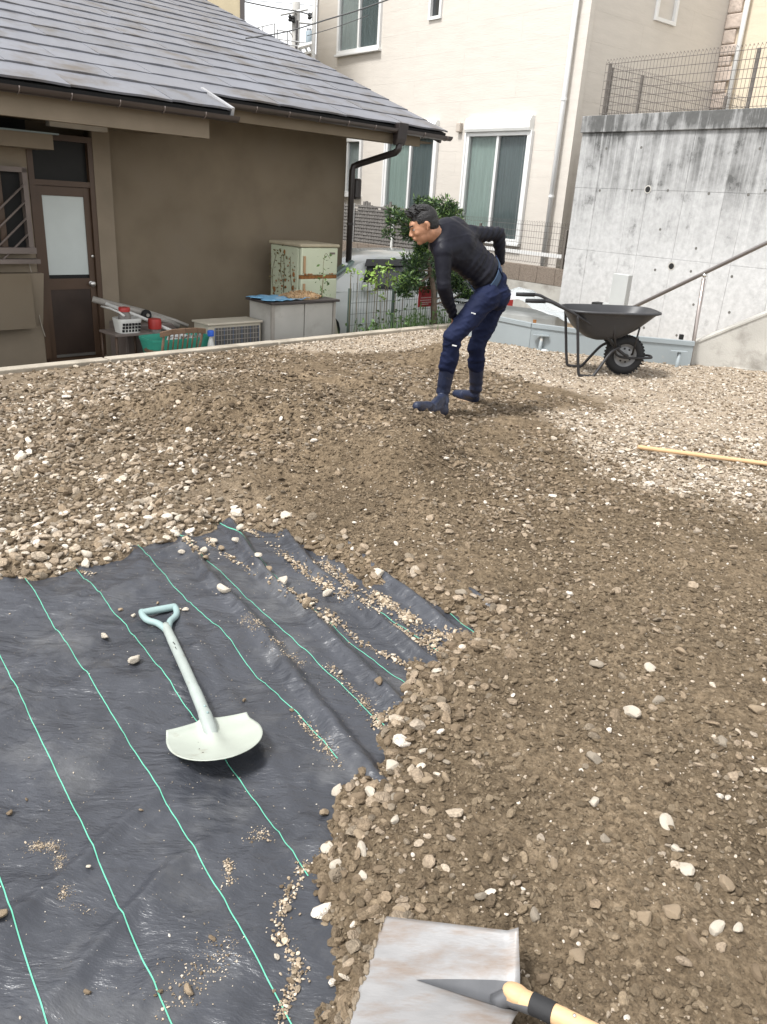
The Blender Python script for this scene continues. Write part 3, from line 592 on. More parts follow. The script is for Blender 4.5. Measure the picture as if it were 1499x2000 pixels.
hb('bay_apron', STUCCO, (-6, .0, .02), (-.20, .16, .60))
MB().prism([hp(-.20, 0.001, .60), hp(-.20, .16, .60), hp(-.20, 0.001, .02)], DA*.14).build('bay_bracket', STUCCOL, house)
hb('door_hood', STUCCOL, (-6, .0, 1.83), (.06, .42, 1.97)); hb('hood_flashing', M('zinc_flashing', (.20, .24, .24), .4, metal=.4), (-6, .0, 1.97), (.11, .46, 1.985))
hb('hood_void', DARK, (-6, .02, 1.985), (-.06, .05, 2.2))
hb('light_box', M('cream_light_box', (.50, .47, .42), .5), (.05, .30, 2.05), (.66, .40, 2.17)); 
for s in (.07, .64): MB().lathe(hp(s, .40, 2.11), OA, [(.012, 0), (.012, .006)], 8).build('screw', DARK, house)
MB().tube(spline([hp(-.16, .02, .74), hp(-.12, .03, .45), hp(-.10, .03, .1), hp(-.06, .03, -.1)], 6), .006, 5).build('loose_cord', M('pale_cord', (.4, .36, .3), .8), house, smooth=True)
# roof: one plane, the near strip reaches lower
TAN = math.tan(math.radians(20)); OE = .90; ZE = 2.50; ON = 1.36; SN = 1.56; SE = 5.44; SL0 = -5.0
def rz(o): return ZE+(OE-o)*TAN
RN = OA*math.sin(math.radians(20))+EZ*math.cos(math.radians(20)); RD = -OA*math.cos(math.radians(20))+EZ*math.sin(math.radians(20))   # up the slope
def rp(s, o, lift=0): return hp(s, o, rz(o))+RN*lift
roof = MB().prism([rp(SL0, ON, -.02), rp(SN, ON, -.02), rp(SN, -6.2, -.02), rp(SL0, -6.2, -.02)], -RN*.07)
roof.prism([rp(SN, OE, -.02), rp(SE, OE, -.02), rp(SE, -6.2, -.02), rp(SN, -6.2, -.02)], -RN*.07)
roof = roof.build('roof', DARK, house)
EXPO = .43; TW = 1.02
def tile_mesh(w, mat):
    b = MB(); n = 6; vs = []; hgt = .016
    for i in range(n+1):
        x = w*i/n; dz = .004*math.sin(i*1.9); dy = .006*math.sin(i*2.7+1)
        vs += [(x+.003 if i == 0 else (x-.003 if i == n else x), -.01+dy, dz+.020), (x, EXPO+.05, .004), (x, -.01+dy, dz), (x, EXPO+.05, -.010)]
    fs = []
    for i in range(n):
        a = 4*i; c = a+4; fs += [(a, c, c+1, a+1), (a+2, a+3, c+3, c+2), (a, a+2, c+2, c), (a+1, c+1, c+3, a+3)]
    fs += [(0, 1, 3, 2), (4*n, 4*n+2, 4*n+3, 4*n+1)]
    b.add(vs, fs); me = bpy.data.meshes.new('slate'); me.from_pydata(b.v, [], b.f); bm = bmesh.new(); bm.from_mesh(me); bmesh.ops.recalc_face_normals(bm, faces=bm.faces); bm.to_mesh(me); bm.free(); me.materials.append(mat); return me
TM = [tile_mesh(TW, m) for m in SLATEM]
Rm = Matrix(((DA[0], RD[0], RN[0]), (DA[1], RD[1], RN[1]), (DA[2], RD[2], RN[2]))).to_4x4()
HOR = ORG[house.name]; nt_ = 0
def lay_tiles(s0, s1, o_start, ncourse, coff=0):
    global nt_
    for r in range(ncourse):
        o = o_start-r*EXPO*math.cos(math.radians(20)); sh = ((r+coff)*.37 % 1)*TW; s = s0-sh
        while s < s1-.02:
            a = max(s, s0); e = min(s+TW, s1)
            if e-a > .03 and (a < 5.5):
                t = bpy.data.objects.new('slate', TM[random.choices([0, 1, 2], [5, 4, 2])[0]]); COL.objects.link(t); t.parent = roof
                p = rp(a, o, random.uniform(.0, .005))-HOR
                t.matrix_local = Matrix.Translation(p) @ Rm @ Matrix.Rotation(random.uniform(-.004, .004), 4, 'Z') @ Matrix.Diagonal((((e-a)/TW), 1, 1, 1)); nt_ += 1
            s += TW
lay_tiles(-3.2, SE, OE-.0, 16, 1)
lay_tiles(-3.2, SN, ON, 1, 0)
# eaves: fascia, soffit, gutters
hb('soffit', STUCCO, (SN, -.06, 2.34), (SE-.12, .74, 2.36)); hb('soffit', STUCCO, (SL0, 0, 2.10), (SN-.18, 1.12, 2.12))
hb('fascia', STUCCO, (SN-.2, .72, 2.28), (SE-.42, .80, 2.47)); hb('fascia', STUCCOL, (SL0, 1.10, 2.05), (SN-.16, 1.20, 2.30))
hb('eave_return', STUCCOL, (SN-.22, .76, 2.06), (SN-.16, 1.10, 2.36))
hb('rake_board', STUCCO, (SE-.50, .42, 2.30), (SE-.42, .72, 2.46))
MB().prism([rp(SE-.06, OE-.02, -.06), rp(SE-.06, OE-.02, -.16), rp(SE-.06, -6.2, -.16), rp(SE-.06, -6.2, -.06)], DA*.04).build('verge_board', GUTTER, house)
MB().prism([rp(SN+.005, ON+.01, .03), rp(SN+.005, ON+.01, -.10), rp(SN+.005, OE-.12, -.10), rp(SN+.005, OE-.12, .03)], DA*.035).build('side_flashing', M('pale_flashing', (.42, .42, .43), .35, metal=.3), house)
def gutter(s0, s1, o, z, name='gutter'):
    b = MB(); n = 9; vs = []
    for s in (s0, s1):
        for rr in (.058, .052):
            for i in range(n): a = math.pi*i/(n-1); vs.append(hp(s, o+rr*math.cos(a), z-rr*math.sin(a)))
    fs = []
    for i in range(n-1):
        fs += [(i, i+1, 2*n+i+1, 2*n+i), (n+i, 3*n+i, 3*n+i+1, n+i+1), (i, n+i, n+i+1, i+1), (2*n+i, 2*n+i+1, 3*n+i+1, 3*n+i)]
    fs += [(0, 2*n, 3*n, n), (n-1, 2*n-1, 4*n-1, 3*n-1)]
    g = b.add(vs, fs).build(name, GUTTER, house, smooth='auto')
    s = s0+.25
    while s < s1:
        pts = [hp(s, o+.0605*math.cos(math.pi*i/8), z-.0605*math.sin(math.pi*i/8)) for i in range(9)]
        MB().tube(pts, .006, 5).build('gutter_bracket', LATTICE, g, smooth=True); s += .46
    for q in (s0, s1-.012):
        MB().prism([hp(q, o+.057*math.cos(math.pi*i/8), z-.057*math.sin(math.pi*i/8)) for i in range(9)], DA*.012).build('gutter_end', GUTTER, g)
gutter(SL0, SN+.08, ON+.0, rz(ON)-.055); gutter(SN-.1, SE+.06, OE+.02, ZE-.055)
# hopper and dark downpipe
hsx = hs(782, 255, .92)[0]
hop = MB().prism([hp(hsx-.085, .86, 2.52), hp(hsx-.085, 1.0, 2.52), hp(hsx-.085, .97, 2.33), hp(hsx-.085, .93, 2.25), hp(hsx-.085, .88, 2.25)], DA*.17).build('rain_hopper', DARKPIPE, house, bevel=.01)
dp = MB().tube(spline([hp(hsx, .92, 2.27), hp(hsx, .91, 2.20), hp(hsx-.03, .88, 2.16), hp(SR+.12, .10, 2.02), hp(SR+.06, .04, 1.98), hp(SR+.05, .03, 1.92), hp(SR+.05, .03, HZ0)], 1), .045, 10).build('downpipe', DARKPIPE, house, smooth=True)
MB().box(HO, HAX, (SR+.08, -.04, 1.55), (SR+.2, .09, 1.83)).build('meter_box', DARKPIPE, house, bevel=.03)
for z in (1.2, .3): MB().lathe(hp(SR+.05, .03, z), EZ, [(.052, 0), (.052, .03)], 12).build('pipe_clip', DARKPIPE, dp)

# ------------------------------------------------------------------ things by the house wall
def tf(s, o, z=HZ0): return hp(s, o, z)
YZ = -.435
# refrigerator
fr = thing('refrigerator', tf(3.25, .5, YZ), 'old pale green two door refrigerator with rust, against the brown wall', 'refrigerator')
MB().box(HO, HAX, (2.94, .20, YZ), (3.56, .79, .94)).build('body', FRIDGE, fr, bevel=.012)
MB().box(HO, HAX, (2.92, .18, .945), (3.58, .86, .985)).build('top', FRIDGET, fr, bevel=.012)
d1 = MB().box(HO, HAX, (2.945, .80, .60), (3.555, .85, .94)).build('door', FRIDGED, fr, bevel=.015); d2 = MB().box(HO, HAX, (2.945, .80, YZ+.05), (3.555, .85, .555)).build('door', FRIDGED, fr, bevel=.015)
MB().box(HO, HAX, (2.95, .79, .556), (3.55, .842, .599)).build('rust_seam', RUST, fr)
MB().box(HO, HAX, (2.97, .851, .63), (3.0, .875, .84)).build('handle', M('tan_handle', (.42, .27, .15), .5), d1, bevel=.006); MB().box(HO, HAX, (2.97, .851, .28), (3.0, .875, .50)).build('handle', M('tan_handle_b', (.42, .27, .15), .5), d2, bevel=.006)
MB().box(HO, HAX, (3.41, .851, .86), (3.50, .855, .885)).build('badge', LATTICE, d1)
# rust blisters and a dead creeper on its side
for k in range(26):
    o_ = random.uniform(.26, .76); z_ = random.uniform(.30, .90); r = random.uniform(.008, .028)
    MB().sphere(hp(2.938, o_, z_), (r*.12, r, r*random.uniform(.6, 1.4)), 8, (DA, OA, EZ)).build('rust_spot', random.choice([RUST, M('dead_leaf_green', (.13, .12, .05), .8), RUST]) if k < 2 else RUST, fr, smooth=True)
for k in range(7):
    s_ = random.choice([random.uniform(2.98, 3.12), random.uniform(3.4, 3.54)]); r = random.uniform(.01, .03)
    MB().sphere(hp(s_, .851, .615), (r, r*.1, r*.5), 8, (DA, OA, EZ)).build('rust_spot', RUST, d1, smooth=True)
# storage cabinet
cb_ = thing('storage_cabinet', tf(2.55, 1.2, YZ), 'low grey weathered two door cabinet carrying a blue sheet, in front of the refrigerator', 'cabinet')
MB().box(HO, HAX, (2.06, .97, YZ), (3.04, 1.40, .345)).build('carcass', CABM, cb_, bevel=.006)
for s0, s1, o1 in ((2.10, 2.545, 1.425), (2.56, 3.0, 1.425)): MB().box(HO, HAX, (s0, 1.40, YZ+.03), (s1, o1, .335)).build('door', CABM, cb_, bevel=.005)
for s0, s1 in ((2.055, 2.095), (3.005, 3.045)): MB().box(HO, HAX, (s0, 1.40, YZ), (s1, 1.435, .345)).build('corner_post', GREYJ, cb_)
MB().box(HO, HAX, (2.02, .94, .347), (3.08, 1.47, .375)).build('top', CABT, cb_, bevel=.006)
# blue sheet on the cabinet
b = MB(); n = 16; vs = []
for j in range(n+1):
    for i in range(n+1):
        s_ = 2.0+.74*i/n+.05*math.sin(j*.9); o_ = .98+.5*j/n-.12*(i/n)*(j/n)
        vs.append(hp(s_, o_, .386+.018*(vn(i*.5, j*.5, 3)+.5)+.006*math.sin(i*1.7)))
fs = [(j*(n+1)+i, j*(n+1)+i+1, (j+1)*(n+1)+i+1, (j+1)*(n+1)+i) for j in range(n) for i in range(n)]
sh = b.add(vs, fs).build('blue_sheet', BLUE, smooth=True, org=hp(2.3, 1.2, .38)); sh.modifiers.new('solid', 'SOLIDIFY').thickness = .006
tag(sh, 'crumpled blue plastic sheet lying on top of the grey cabinet', 'sheet')
# leaf litter pile
rg2 = np.random.default_rng(9); cnt = 900; ang = rg2.uniform(0, 6.28, cnt); rad = np.sqrt(rg2.uniform(0, 1, cnt))
cs, co = 2.66+.30*rad*np.cos(ang), 1.20+.20*rad*np.sin(ang); hz = .385+.085*(1-rad**1.5)*rg2.uniform(.4, 1, cnt); b = MB()
for k in range(cnt):
    u = rg2.normal(size=3); u /= np.linalg.norm(u); w = np.cross(u, rg2.normal(size=3)); w /= np.linalg.norm(w); c = hp(cs[k], co[k], hz[k]+.01); L_ = rg2.uniform(.008, .022); W_ = L_*.45
    b.add([c-u*L_, c+w*W_, c+u*L_, c-w*W_], [(0, 1, 2, 3)])
b.sphere(hp(2.66, 1.20, .385), (.28, .19, .06), 14, (DA, OA, EZ))
tag(b.build('leaf_litter', M('dry_leaf', (.40, .27, .15), .85, var=.35, scale=60), org=hp(2.66, 1.2, .38)), 'heap of dry brown leaf litter on top of the grey cabinet', kind='stuff')
# weed sprouting there
LEAFG = M('weed_leaf', (.07, .13, .035), .55, var=.3, scale=25); LEAFL = M('vine_leaf', (.17, .27, .05), .5, var=.35, scale=12); STEM = M('stem', (.12, .10, .05), .8)
def leafy(b, c, r, nrm=None, rgx=random):
    u = np.array([rgx.gauss(0, 1) for _ in range(3)]); u /= np.linalg.norm(u); w = np.cross(u, np.array([rgx.gauss(0, 1) for _ in range(3)])); w /= np.linalg.norm(w); k = np.cross(u, w)
    b.add([c-u*r, c-u*.2*r+w*.55*r+k*.12*r, c+u*r, c-u*.2*r-w*.55*r+k*.12*r], [(0, 1, 2), (0, 2, 3)])
wd_ = thing('weed', hp(2.92, 1.32, .38), 'thin leafy weed growing from the leaf litter on the cabinet', 'weed')
st = spline([hp(2.92, 1.30, .38), hp(2.95, 1.28, .6), hp(3.0, 1.22, .8), hp(3.05, 1.2, .9), hp(3.12, 1.2, .84)], 6)
MB().tube(st, [.006]*8+[.003]*(len(st)-8), 5).build('stem', STEM, wd_, smooth=True)
b = MB()
for k in range(46):
    q = st[random.randrange(0, 9)] if k < 36 else st[random.randrange(9, len(st))]; leafy(b, q+np.array([random.gauss(0, .05), random.gauss(0, .03), random.gauss(0, .03)]), random.uniform(.014, .03))
b.build('leaves', LEAFG, wd_)
cr = thing('creeper', hp(2.9, .6, YZ), 'sparse brown and green creeper climbing the refrigerator side', 'creeper')
b = MB(); b2 = MB()
for k in range(4):
    q = [hp(2.925, .30+.13*k, YZ)]; 
    for j in range(6): q.append(hp(2.925, .30+.13*k+random.gauss(0, .05), YZ+.25+.2*j))
    b2.tube(spline(q, 4), .003, 4)
    for j in range(26):
        t = random.randrange(3, 7); leafy(b, q[t]+OA*random.gauss(0, .07)+EZ*random.gauss(0, .07)-DA*.012, random.uniform(.012, .024))
b2.build('stem', STEM, cr); b.build('leaves', M('creeper_leaf', (.13, .11, .045), .7, var=.5, scale=20), cr)
# air conditioner outdoor unit
ac = thing('air_conditioner', tf(1.6, 1.1, YZ), 'beige air conditioner outdoor unit standing beside the grey cabinet', 'air conditioner')
MB().box(HO, HAX, (1.28, .98, YZ), (2.0, 1.29, .125)).build('case', ACM, ac, bevel=.012); MB().box(HO, HAX, (1.26, .96, .126), (2.02, 1.31, .15)).build('lid', ACM, ac, bevel=.008)
MB().box(HO, HAX, (1.36, 1.291, YZ+.04), (1.97, 1.296, .095)).build('grille_back', ACG, ac)
for i in range(16): MB().box(HO, HAX, (1.36+.04*i, 1.297, YZ+.04), (1.366+.04*i, 1.302, .095)).build('grille_bar', GREYJ if i % 3 else M('grille_blue', (.12, .16, .24), .5), ac)
for i in range(9): MB().box(HO, HAX, (1.36, 1.303, YZ+.06+.055*i), (1.97, 1.306, YZ+.066+.055*i)).build('grille_bar', GREYJ, ac)
# wooden chair, back to the kerb
ch = thing('wooden_chair', tf(.78, 1.45, YZ), 'brown wooden spindle back chair standing behind the kerb', 'chair')
tr_ = [hp(.50, 1.60, .13), hp(.62, 1.625, .155), hp(.77, 1.635, .16), hp(.92, 1.625, .155), hp(1.04, 1.60, .135)]
b = MB(); 
for a, c in zip(tr_[:-1], tr_[1:]): b.hexa([a-EZ*.03, c-EZ*.03, c-EZ*.03+OA*.022, a-EZ*.03+OA*.022, a+EZ*.025, c+EZ*.025, c+EZ*.025+OA*.022, a+EZ*.025+OA*.022])
b.build('top_rail', OLDWOOD, ch, bevel=.005)
for i in range(7): t = .60+.057*i; MB().tube([hp(t, 1.62, .12), hp(t, 1.56, -.10)], .008, 7).build('spindle', OLDWOOD, ch, smooth=True)
for s_ in (.54, 1.0): MB().tube([hp(s_, 1.615, .12), hp(s_+(.01 if s_ < .7 else -.01), 1.54, -.10), hp(s_, 1.56, YZ)], [.012, .017, .013], 8).build('leg', OLDWOOD, ch, smooth=True)
for s_ in (.56, .98): MB().tube([hp(s_, 1.22, -.06), hp(s_, 1.20, YZ)], [.017, .012], 8).build('leg', OLDWOOD, ch, smooth=True)
MB().box(HO, HAX, (.53, 1.18, -.12), (1.01, 1.58, -.085)).build('seat', OLDWOOD, ch, bevel=.01)
for o_ in (1.25, 1.52): MB().tube([hp(.55, o_, -.28), hp(.99, o_, -.28)], .009, 6).build('stretcher', OLDWOOD, ch, smooth=True)
# green tub
def tub(name, s0, s1, o0, o1, z0, z1, tp, mat, label, cat, th=.012, rim=.02, slots=False):
    t = thing(name, hp((s0+s1)/2, (o0+o1)/2, z0), label, cat); cx, cy = (s0+s1)/2, (o0+o1)/2; hw, hd = (s1-s0)/2, (o1-o0)/2
    def ringp(k, z, n=28):
        out = []
        for i in range(n):
            a = 2*math.pi*i/n; ca, sa = math.cos(a), math.sin(a); q = (abs(ca)**5+abs(sa)**5)**(-1/5); out.append(hp(cx+hw*k*ca*q, cy+hd*k*sa*q, z))
        return out
    prof = [(tp, z0), (1-rim, z1-.03), (1.0, z1-.028), (1.01, z1), (.97, z1), (.96, z1-.03), (tp-.03, z0+.012)]
    vs = [p_ for k, z in prof for p_ in ringp(k, z)]; n = 28; m = len(prof)
    fs = [(i*n+k, i*n+(k+1) % n, (i+1)*n+(k+1) % n, (i+1)*n+k) for i in range(m-1) for k in range(n)]+[tuple(range(n-1, -1, -1)), tuple((m-1)*n+k for k in range(n))]
    MB().add(vs, fs).build('shell', mat, t, smooth='auto')
    if slots:
        for sgn in (1,):
            for j in range(3):
                for i in range(6): MB().box(HO, HAX, (s0+hw*.22+hw*.27*i, o1-.004-.01*(2-j), z0+.015+.035*j), (s0+hw*.22+hw*.27*i+hw*.17, o1+.004-.010*(2-j)+.006, z0+.04+.035*j)).build('slot', DARK, t)
    return t
tub('washing_tub', .52, 1.28, 1.02, 1.42, -.26, .03, .82, TUBG, 'green plastic tub lying behind the wooden chair', 'tub')
b = MB()
for k in range(70): leafy(b, hp(random.uniform(.85, 1.2), random.uniform(1.1, 1.35), .0+random.uniform(-.03, .04)), random.uniform(.02, .06))
tag(b.build('white_rags', M('white_rag', (.55, .56, .55), .8, var=.2, scale=15), org=hp(1.0, 1.2, -.1)), 'crumpled white plastic scraps inside the green tub', 'scraps')
MB().box(HO, HAX, (.55, 1.06, -.43), (1.25, 1.38, -.27)).build('crate', GREYJ, org=hp(.9, 1.2, YZ)); tag(bpy.data.objects['crate'], 'low grey crate under the green tub', 'crate')
stool = thing('side_table', tf(.46, .8, YZ), 'small brown table with thin legs beside the door pilaster', 'table')
MB().box(HO, HAX, (.30, .62, .02), (.74, 1.02, .045)).build('table_top', LATTICE, stool, bevel=.005)
for s_ in (.32, .71):
    for o_ in (.65, .99): MB().tube([hp(s_, o_, .02), hp(s_, o_, YZ)], .014, 7).build('leg', BRMETAL, stool, smooth=True)
tub('white_basket', .37, .64, .78, 1.0, .047, .20, .86, BASKW, 'white plastic basket on the small brown table', 'basket', slots=True)
def jar(s_, o_, z0, h, r, label):
    t = thing('jar', hp(s_, o_, z0), label, 'jar'); MB().lathe(hp(s_, o_, z0), EZ, [(r*.9, 0), (r, .01), (r, h*.68), (r*.75, h*.8), (r*.75, h*.82)], 18).build('jar_body', JARM, t, smooth='auto')
    MB().lathe(hp(s_, o_, z0+h*.82), EZ, [(r*.86, 0), (r*.88, h*.15), (r*.8, h*.18)], 18).build('lid', REDM, t, smooth='auto')
jar(.485, .88, .062, .25, .07, 'dark jar with a red lid standing in the white basket'); jar(.84, .88, -.43, .60, .085, 'dark jar with a red lid on the ground behind the green tub')
bt = thing('bottle', tf(1.17, 1.30, -.10), 'clear bottle with a bright blue cap between the chair and the air conditioner', 'bottle')
MB().lathe(hp(1.20, 1.46, YZ), EZ, [(.04, 0), (.04, .38), (.018, .46), (.018, .48)], 14).build('bottle_body', BASKW, bt, smooth='auto'); MB().lathe(hp(1.20, 1.46, YZ+.48), EZ, [(.036, 0), (.038, .05), (.03, .062)], 14).build('cap', BLUECAP, bt, smooth='auto')
for k, (a, c, r, mt, lab) in enumerate([(hp(.40, .30, .33), hp(1.12, .55, .10), .035, GREYJ, 'grey folded stand leaning behind the jars'), (hp(.70, .30, .26), hp(1.25, .60, .09), .022, GREYJ, 'thin grey tube lying across the stored things'), (hp(.50, .42, .29), hp(1.0, .95, .04), .02, BASKW, 'pale pipe leaning over the small table'), (hp(.36, .60, .29), hp(.42, .90, .26), .012, BASKW, 'short white pipe end beside the basket')]):
    if k < 2: a = a+EZ*.0
    MB().tube([a, (a+c)/2+EZ*.01, c, c+(c-a)*.25+EZ*(-.02)], r, 8).build('pipe', mt, smooth=True, org=c); bpy.data.objects[-1] if False else None
    tag([o for o in COL.objects if o.name.startswith('pipe')][-1], lab, 'pipe')
rl = thing('cable_reel', hp(.96, .55, .15), 'small black wheel among the stored things by the wall', 'wheel')
MB().lathe(hp(.93, .52, .16), OA, [(.055, -.02), (.06, -.01), (.06, .02), (.055, .03)], 16).build('tyre', RUBBER, rl, smooth='auto'); MB().lathe(hp(.93, .53, .16), OA, [(.02, .03), (.02, .04)], 10).build('hub', GREYJ, rl)
MB().box(HO, HAX, (.62, .2, YZ), (1.3, .62, .07)).build('storage_box', LATTICE, org=hp(.9, .4, YZ), bevel=.02); tag(bpy.data.objects['storage_box'], 'brown box heaped with stored things against the wall', 'box')
wst = MB().prism([hp(3.1, 1.2, YZ), hp(3.35, 1.2, YZ), hp(3.16, 1.2, .28), hp(3.1, 1.2, .30)], OA*.05).build('board_offcut', ACM, org=hp(3.2, 1.2, YZ)); tag(wst, 'pale sloping board offcut leaning by the cabinet end', 'board')

# ------------------------------------------------------------------ cream house (centre)
WS = M('cream_siding', (.52, .483, .435), .75, var=.05, scale=2, bump=.3, bscale=9, stretch=(1, 1, 5), spec=.25, bdist=.012)
WS2 = M('yellow_siding', (.58, .50, .385), .75, var=.06, scale=2, bump=.3, bscale=9, stretch=(1, 1, 5), spec=.25, bdist=.012)
WO = at(1120, 250, 15.5); WO[2] = 0
WAX = (DB, -NB, EZ)                            # s to the far left, o outwards, z
def wp(s, o, z): return WO+DB*s-NB*o+EZ*z
def ws(x, y): P = pl(x, y, WO, NB); return float((P-WO)@DB), float(P[2])
def wss(x, y): P = pl(x, y, WO, DB); return float((P-WO)@NB), float(P[2])
white = thing('cream_house', wp(4, -3, -.75), 'tall cream sided house with white windows behind the worker', 'house')
def wb(name, mat, lo, hi, parent=white, bevel=0): return MB().box(WO, WAX, lo, hi).build(name, mat, parent, bevel=bevel)
SW = 8.35; ZT = 7.6
wb('wall_core', WS, (0.02, -8, -.75), (SW-.02, -.10, ZT))
def siding(o0, axes, s0, s1, z0, z1, holes, mat, rh=.46, ln=3.0, nm='siding_panel'):
    z = z0; r = 0
    while z < z1-.01:
        zt = min(z+rh, z1); zs = sorted({z, zt}|{h for q in holes for h in q[2:] if z < h < zt})
        for za, zb in zip(zs[:-1], zs[1:]):
            s = s0-(r % 2)*ln/2
            while s < s1:
                a, e = max(s, s0), min(s+ln, s1); seg = [(a, e)]
                for (h0, h1, hz0, hz1) in holes:
                    if hz0 < (za+zb)/2 < hz1:
                        seg = [t for (p_, q_) in seg for t in ((p_, min(q_, h0)), (max(p_, h1), q_)) if t[1]-t[0] > .01]
                for p_, q_ in seg:
                    if q_ > p_: MB().box(o0, axes, (p_+.001, -.028, za+(.0012 if za == z else 0)), (q_-.001, 0, zb)).build(nm, mat, white)
                s += ln
        z = zt; r += 1
WIN = [(.95, 2.66, .93, 3.20), (3.60, 5.30, .93, 3.20), (5.75, 7.40, 4.70, 6.3), (3.77, 4.16, 5.06, 5.75), (6.24, 7.4, 1.64, 2.9)]
siding(WO, WAX, 0, SW, .30, ZT, WIN, WS)
wb('foundation', RAMPC, (0.0, -.02, -.75), (SW, .01, .30))
CURT = M('green_curtain', (.42, .56, .50), .8, var=.15, scale=3, stretch=(8, 8, .3), bump=.5, bscale=6); CURTL = M('pale_curtain', (.48, .56, .54), .8, var=.12, scale=3, stretch=(8, 8, .3))
CURTD = M('dim_curtain', (.15, .20, .20), .8, var=.25, scale=3, stretch=(10, 10, .3))
PANE = M('window_pane', (.02, .025, .028), .05, spec=.6, alpha=.25)
def window(s0, s1, z0, z1, shutter=False, cl=CURT, cd=CURTD, sub=True):
    w = wb('window', WHITEP, (s0, -.06, z0), (s1, -.055, z1)) 
    f = .075
    zt = z1-(.26 if shutter else 0)
    for lo, hi in (((s0, -.055, z0), (s0+f, .06, zt)), ((s1-f, -.055, z0), (s1, .06, zt)), ((s0+f, -.055, zt-f), (s1-f, .058, zt)), ((s0+f, -.055, z0), (s1-f, .058, z0+f))): wb('window_frame', WHITEP, lo, hi, w, .006)
    wb('window_sill', WHITEP, (s0-.03, -.05, z0-.05), (s1+.03, .10, z0), w, .008)
    if shutter:
        MB().prism([wp(s0-.02, -.05, zt), wp(s0-.02, .11, zt), wp(s0-.02, .13, zt+.05), wp(s0-.02, .13, zt+.18), wp(s0-.02, .08, z1), wp(s0-.02, -.05, z1)], DB*(s1-s0+.04)).build('shutter_box', WHITEM, w, bevel=.006)
        for ss_ in (s0-.05, s1): wb('shutter_rail', WHITEP, (ss_, 0.0, z0), (ss_+.05, .075, zt), w, .004)
    mid_ = (s0+s1)/2; wb('window_mullion', WHITEP, (mid_-.03, -.05, z0+f), (mid_+.03, .035, zt-f), w)
    wb('pane', PANE, (s0+f, -.02, z0+f), (mid_-.03, -.014, zt-f), w); wb('pane', PANE, (mid_+.03, .0, z0+f), (s1-f, .006, zt-f), w)
    def curtain(a, c, mt, name):
        n = 40; b = MB(); vs = []
        for i in range(n+1):
            s_ = a+(c-a)*i/n; o_ = -.045+.008*math.sin(i*1.35)+.003*math.sin(i*.6); vs += [wp(s_, o_, z0+f), wp(s_, o_, zt-f)]
        b.add(vs, [(2*i, 2*i+2, 2*i+3, 2*i+1) for i in range(n)]).build(name, mt, w, smooth=True)
    curtain(mid_+.02, s1-f, cl, 'curtain'); curtain(s0+f, mid_, cd, 'curtain')
    return w
window(.95, 2.66, .93, 3.20, True); window(3.60, 5.30, .93, 3.20, True); window(5.75, 7.40, 4.70, 6.3, False, CURTL, CURTD); window(6.24, 7.4, 1.64, 2.9, False, CURTL, CURTL)
sw_ = wb('small_window', GLASSD, (3.83, -.05, 5.12), (4.10, -.03, 5.75))
for lo, hi in (((3.77, -.055, 5.06), (3.83, .04, 5.75)), ((4.10, -.055, 5.06), (4.16, .04, 5.75)), ((3.83, -.05, 5.06), (4.10, .038, 5.12))): wb('window_frame', WHITEP, lo, hi, sw_)
MB().tube([wp(.22, .09, -.1), wp(.22, .09, ZT)], .045, 10).build('downpipe', WHITEP, white, smooth=True); MB().tube([wp(SW-.02, .09, -.1), wp(SW-.02, .09, ZT)], .05, 10).build('downpipe', WHITEP, white, smooth=True)
for z in (1.8, 3.4, 5.0): MB().lathe(wp(.22, .09, z), EZ, [(.055, 0), (.055, .04)], 10).build('pipe_clip', WHITEP, white)
MB().box(WO, WAX, (2.86, 0, 2.95), (2.98, .09, 3.13)).build('wall_light', M('beige_lamp', (.42, .37, .32), .5), white, bevel=.02)
wb('corner_trim', WS, (-.04, -.10, -.2), (0.09, .012, ZT), white)
# right-hand side of the cream house and its wing
SAX = (NB, -DB, EZ)                            # along the side wall (away to the right), outwards, up
LW = 4.25
siding(WO, SAX, .08, LW, .2, ZT, [(1.83, 2.48, 4.92, 6.2)], WS)
def sb(name, mat, lo, hi, parent=white, bevel=0): return MB().box(WO, SAX, lo, hi).build(name, mat, parent, bevel=bevel)
swn = sb('small_window', bpy.data.materials['unlit_pane'], (1.89, -.05, 4.98), (2.42, -.03, 6.2))
for lo, hi in (((1.83, -.055, 4.92), (1.89, .05, 6.2)), ((2.42, -.055, 4.92), (2.48, .05, 6.2)), ((1.89, -.05, 4.92), (2.42, .048, 4.98))): sb('window_frame', WHITEP, lo, hi, swn)
wing = sb('wing_wall', WS2, (LW, -1, .2), (LW+5, 5.0, ZT))
WGO = WO+NB*LW
WGAX = (-DB, -NB, EZ)
siding(WGO-NB*.001, WGAX, .34, 5.0, .25, ZT, [], WS2)
zq = 3.0; kq = 0
while zq < ZT-.2:
    hh = random.uniform(.16, .30); wq = .40 if kq % 2 else .28
    MB().box(WGO-NB*.002, WGAX, (.0, -.02, zq), (wq+random.uniform(-.03, .03), .05+random.uniform(0, .025), zq+hh-.012)).build('quoin_stone', M('pink_quoin', (.50, .42, .36), .9, var=.2, scale=8, bump=.8, bscale=20, bdist=.02) if kq == 0 else bpy.data.materials['pink_quoin'], white, bevel=.025); zq += hh; kq += 1
MB().tube([WGO-DB*.42-NB*.10+EZ*2.9, WGO-DB*.42-NB*.10+EZ*ZT], .05, 10).build('downpipe', WHITEP, white, smooth=True)

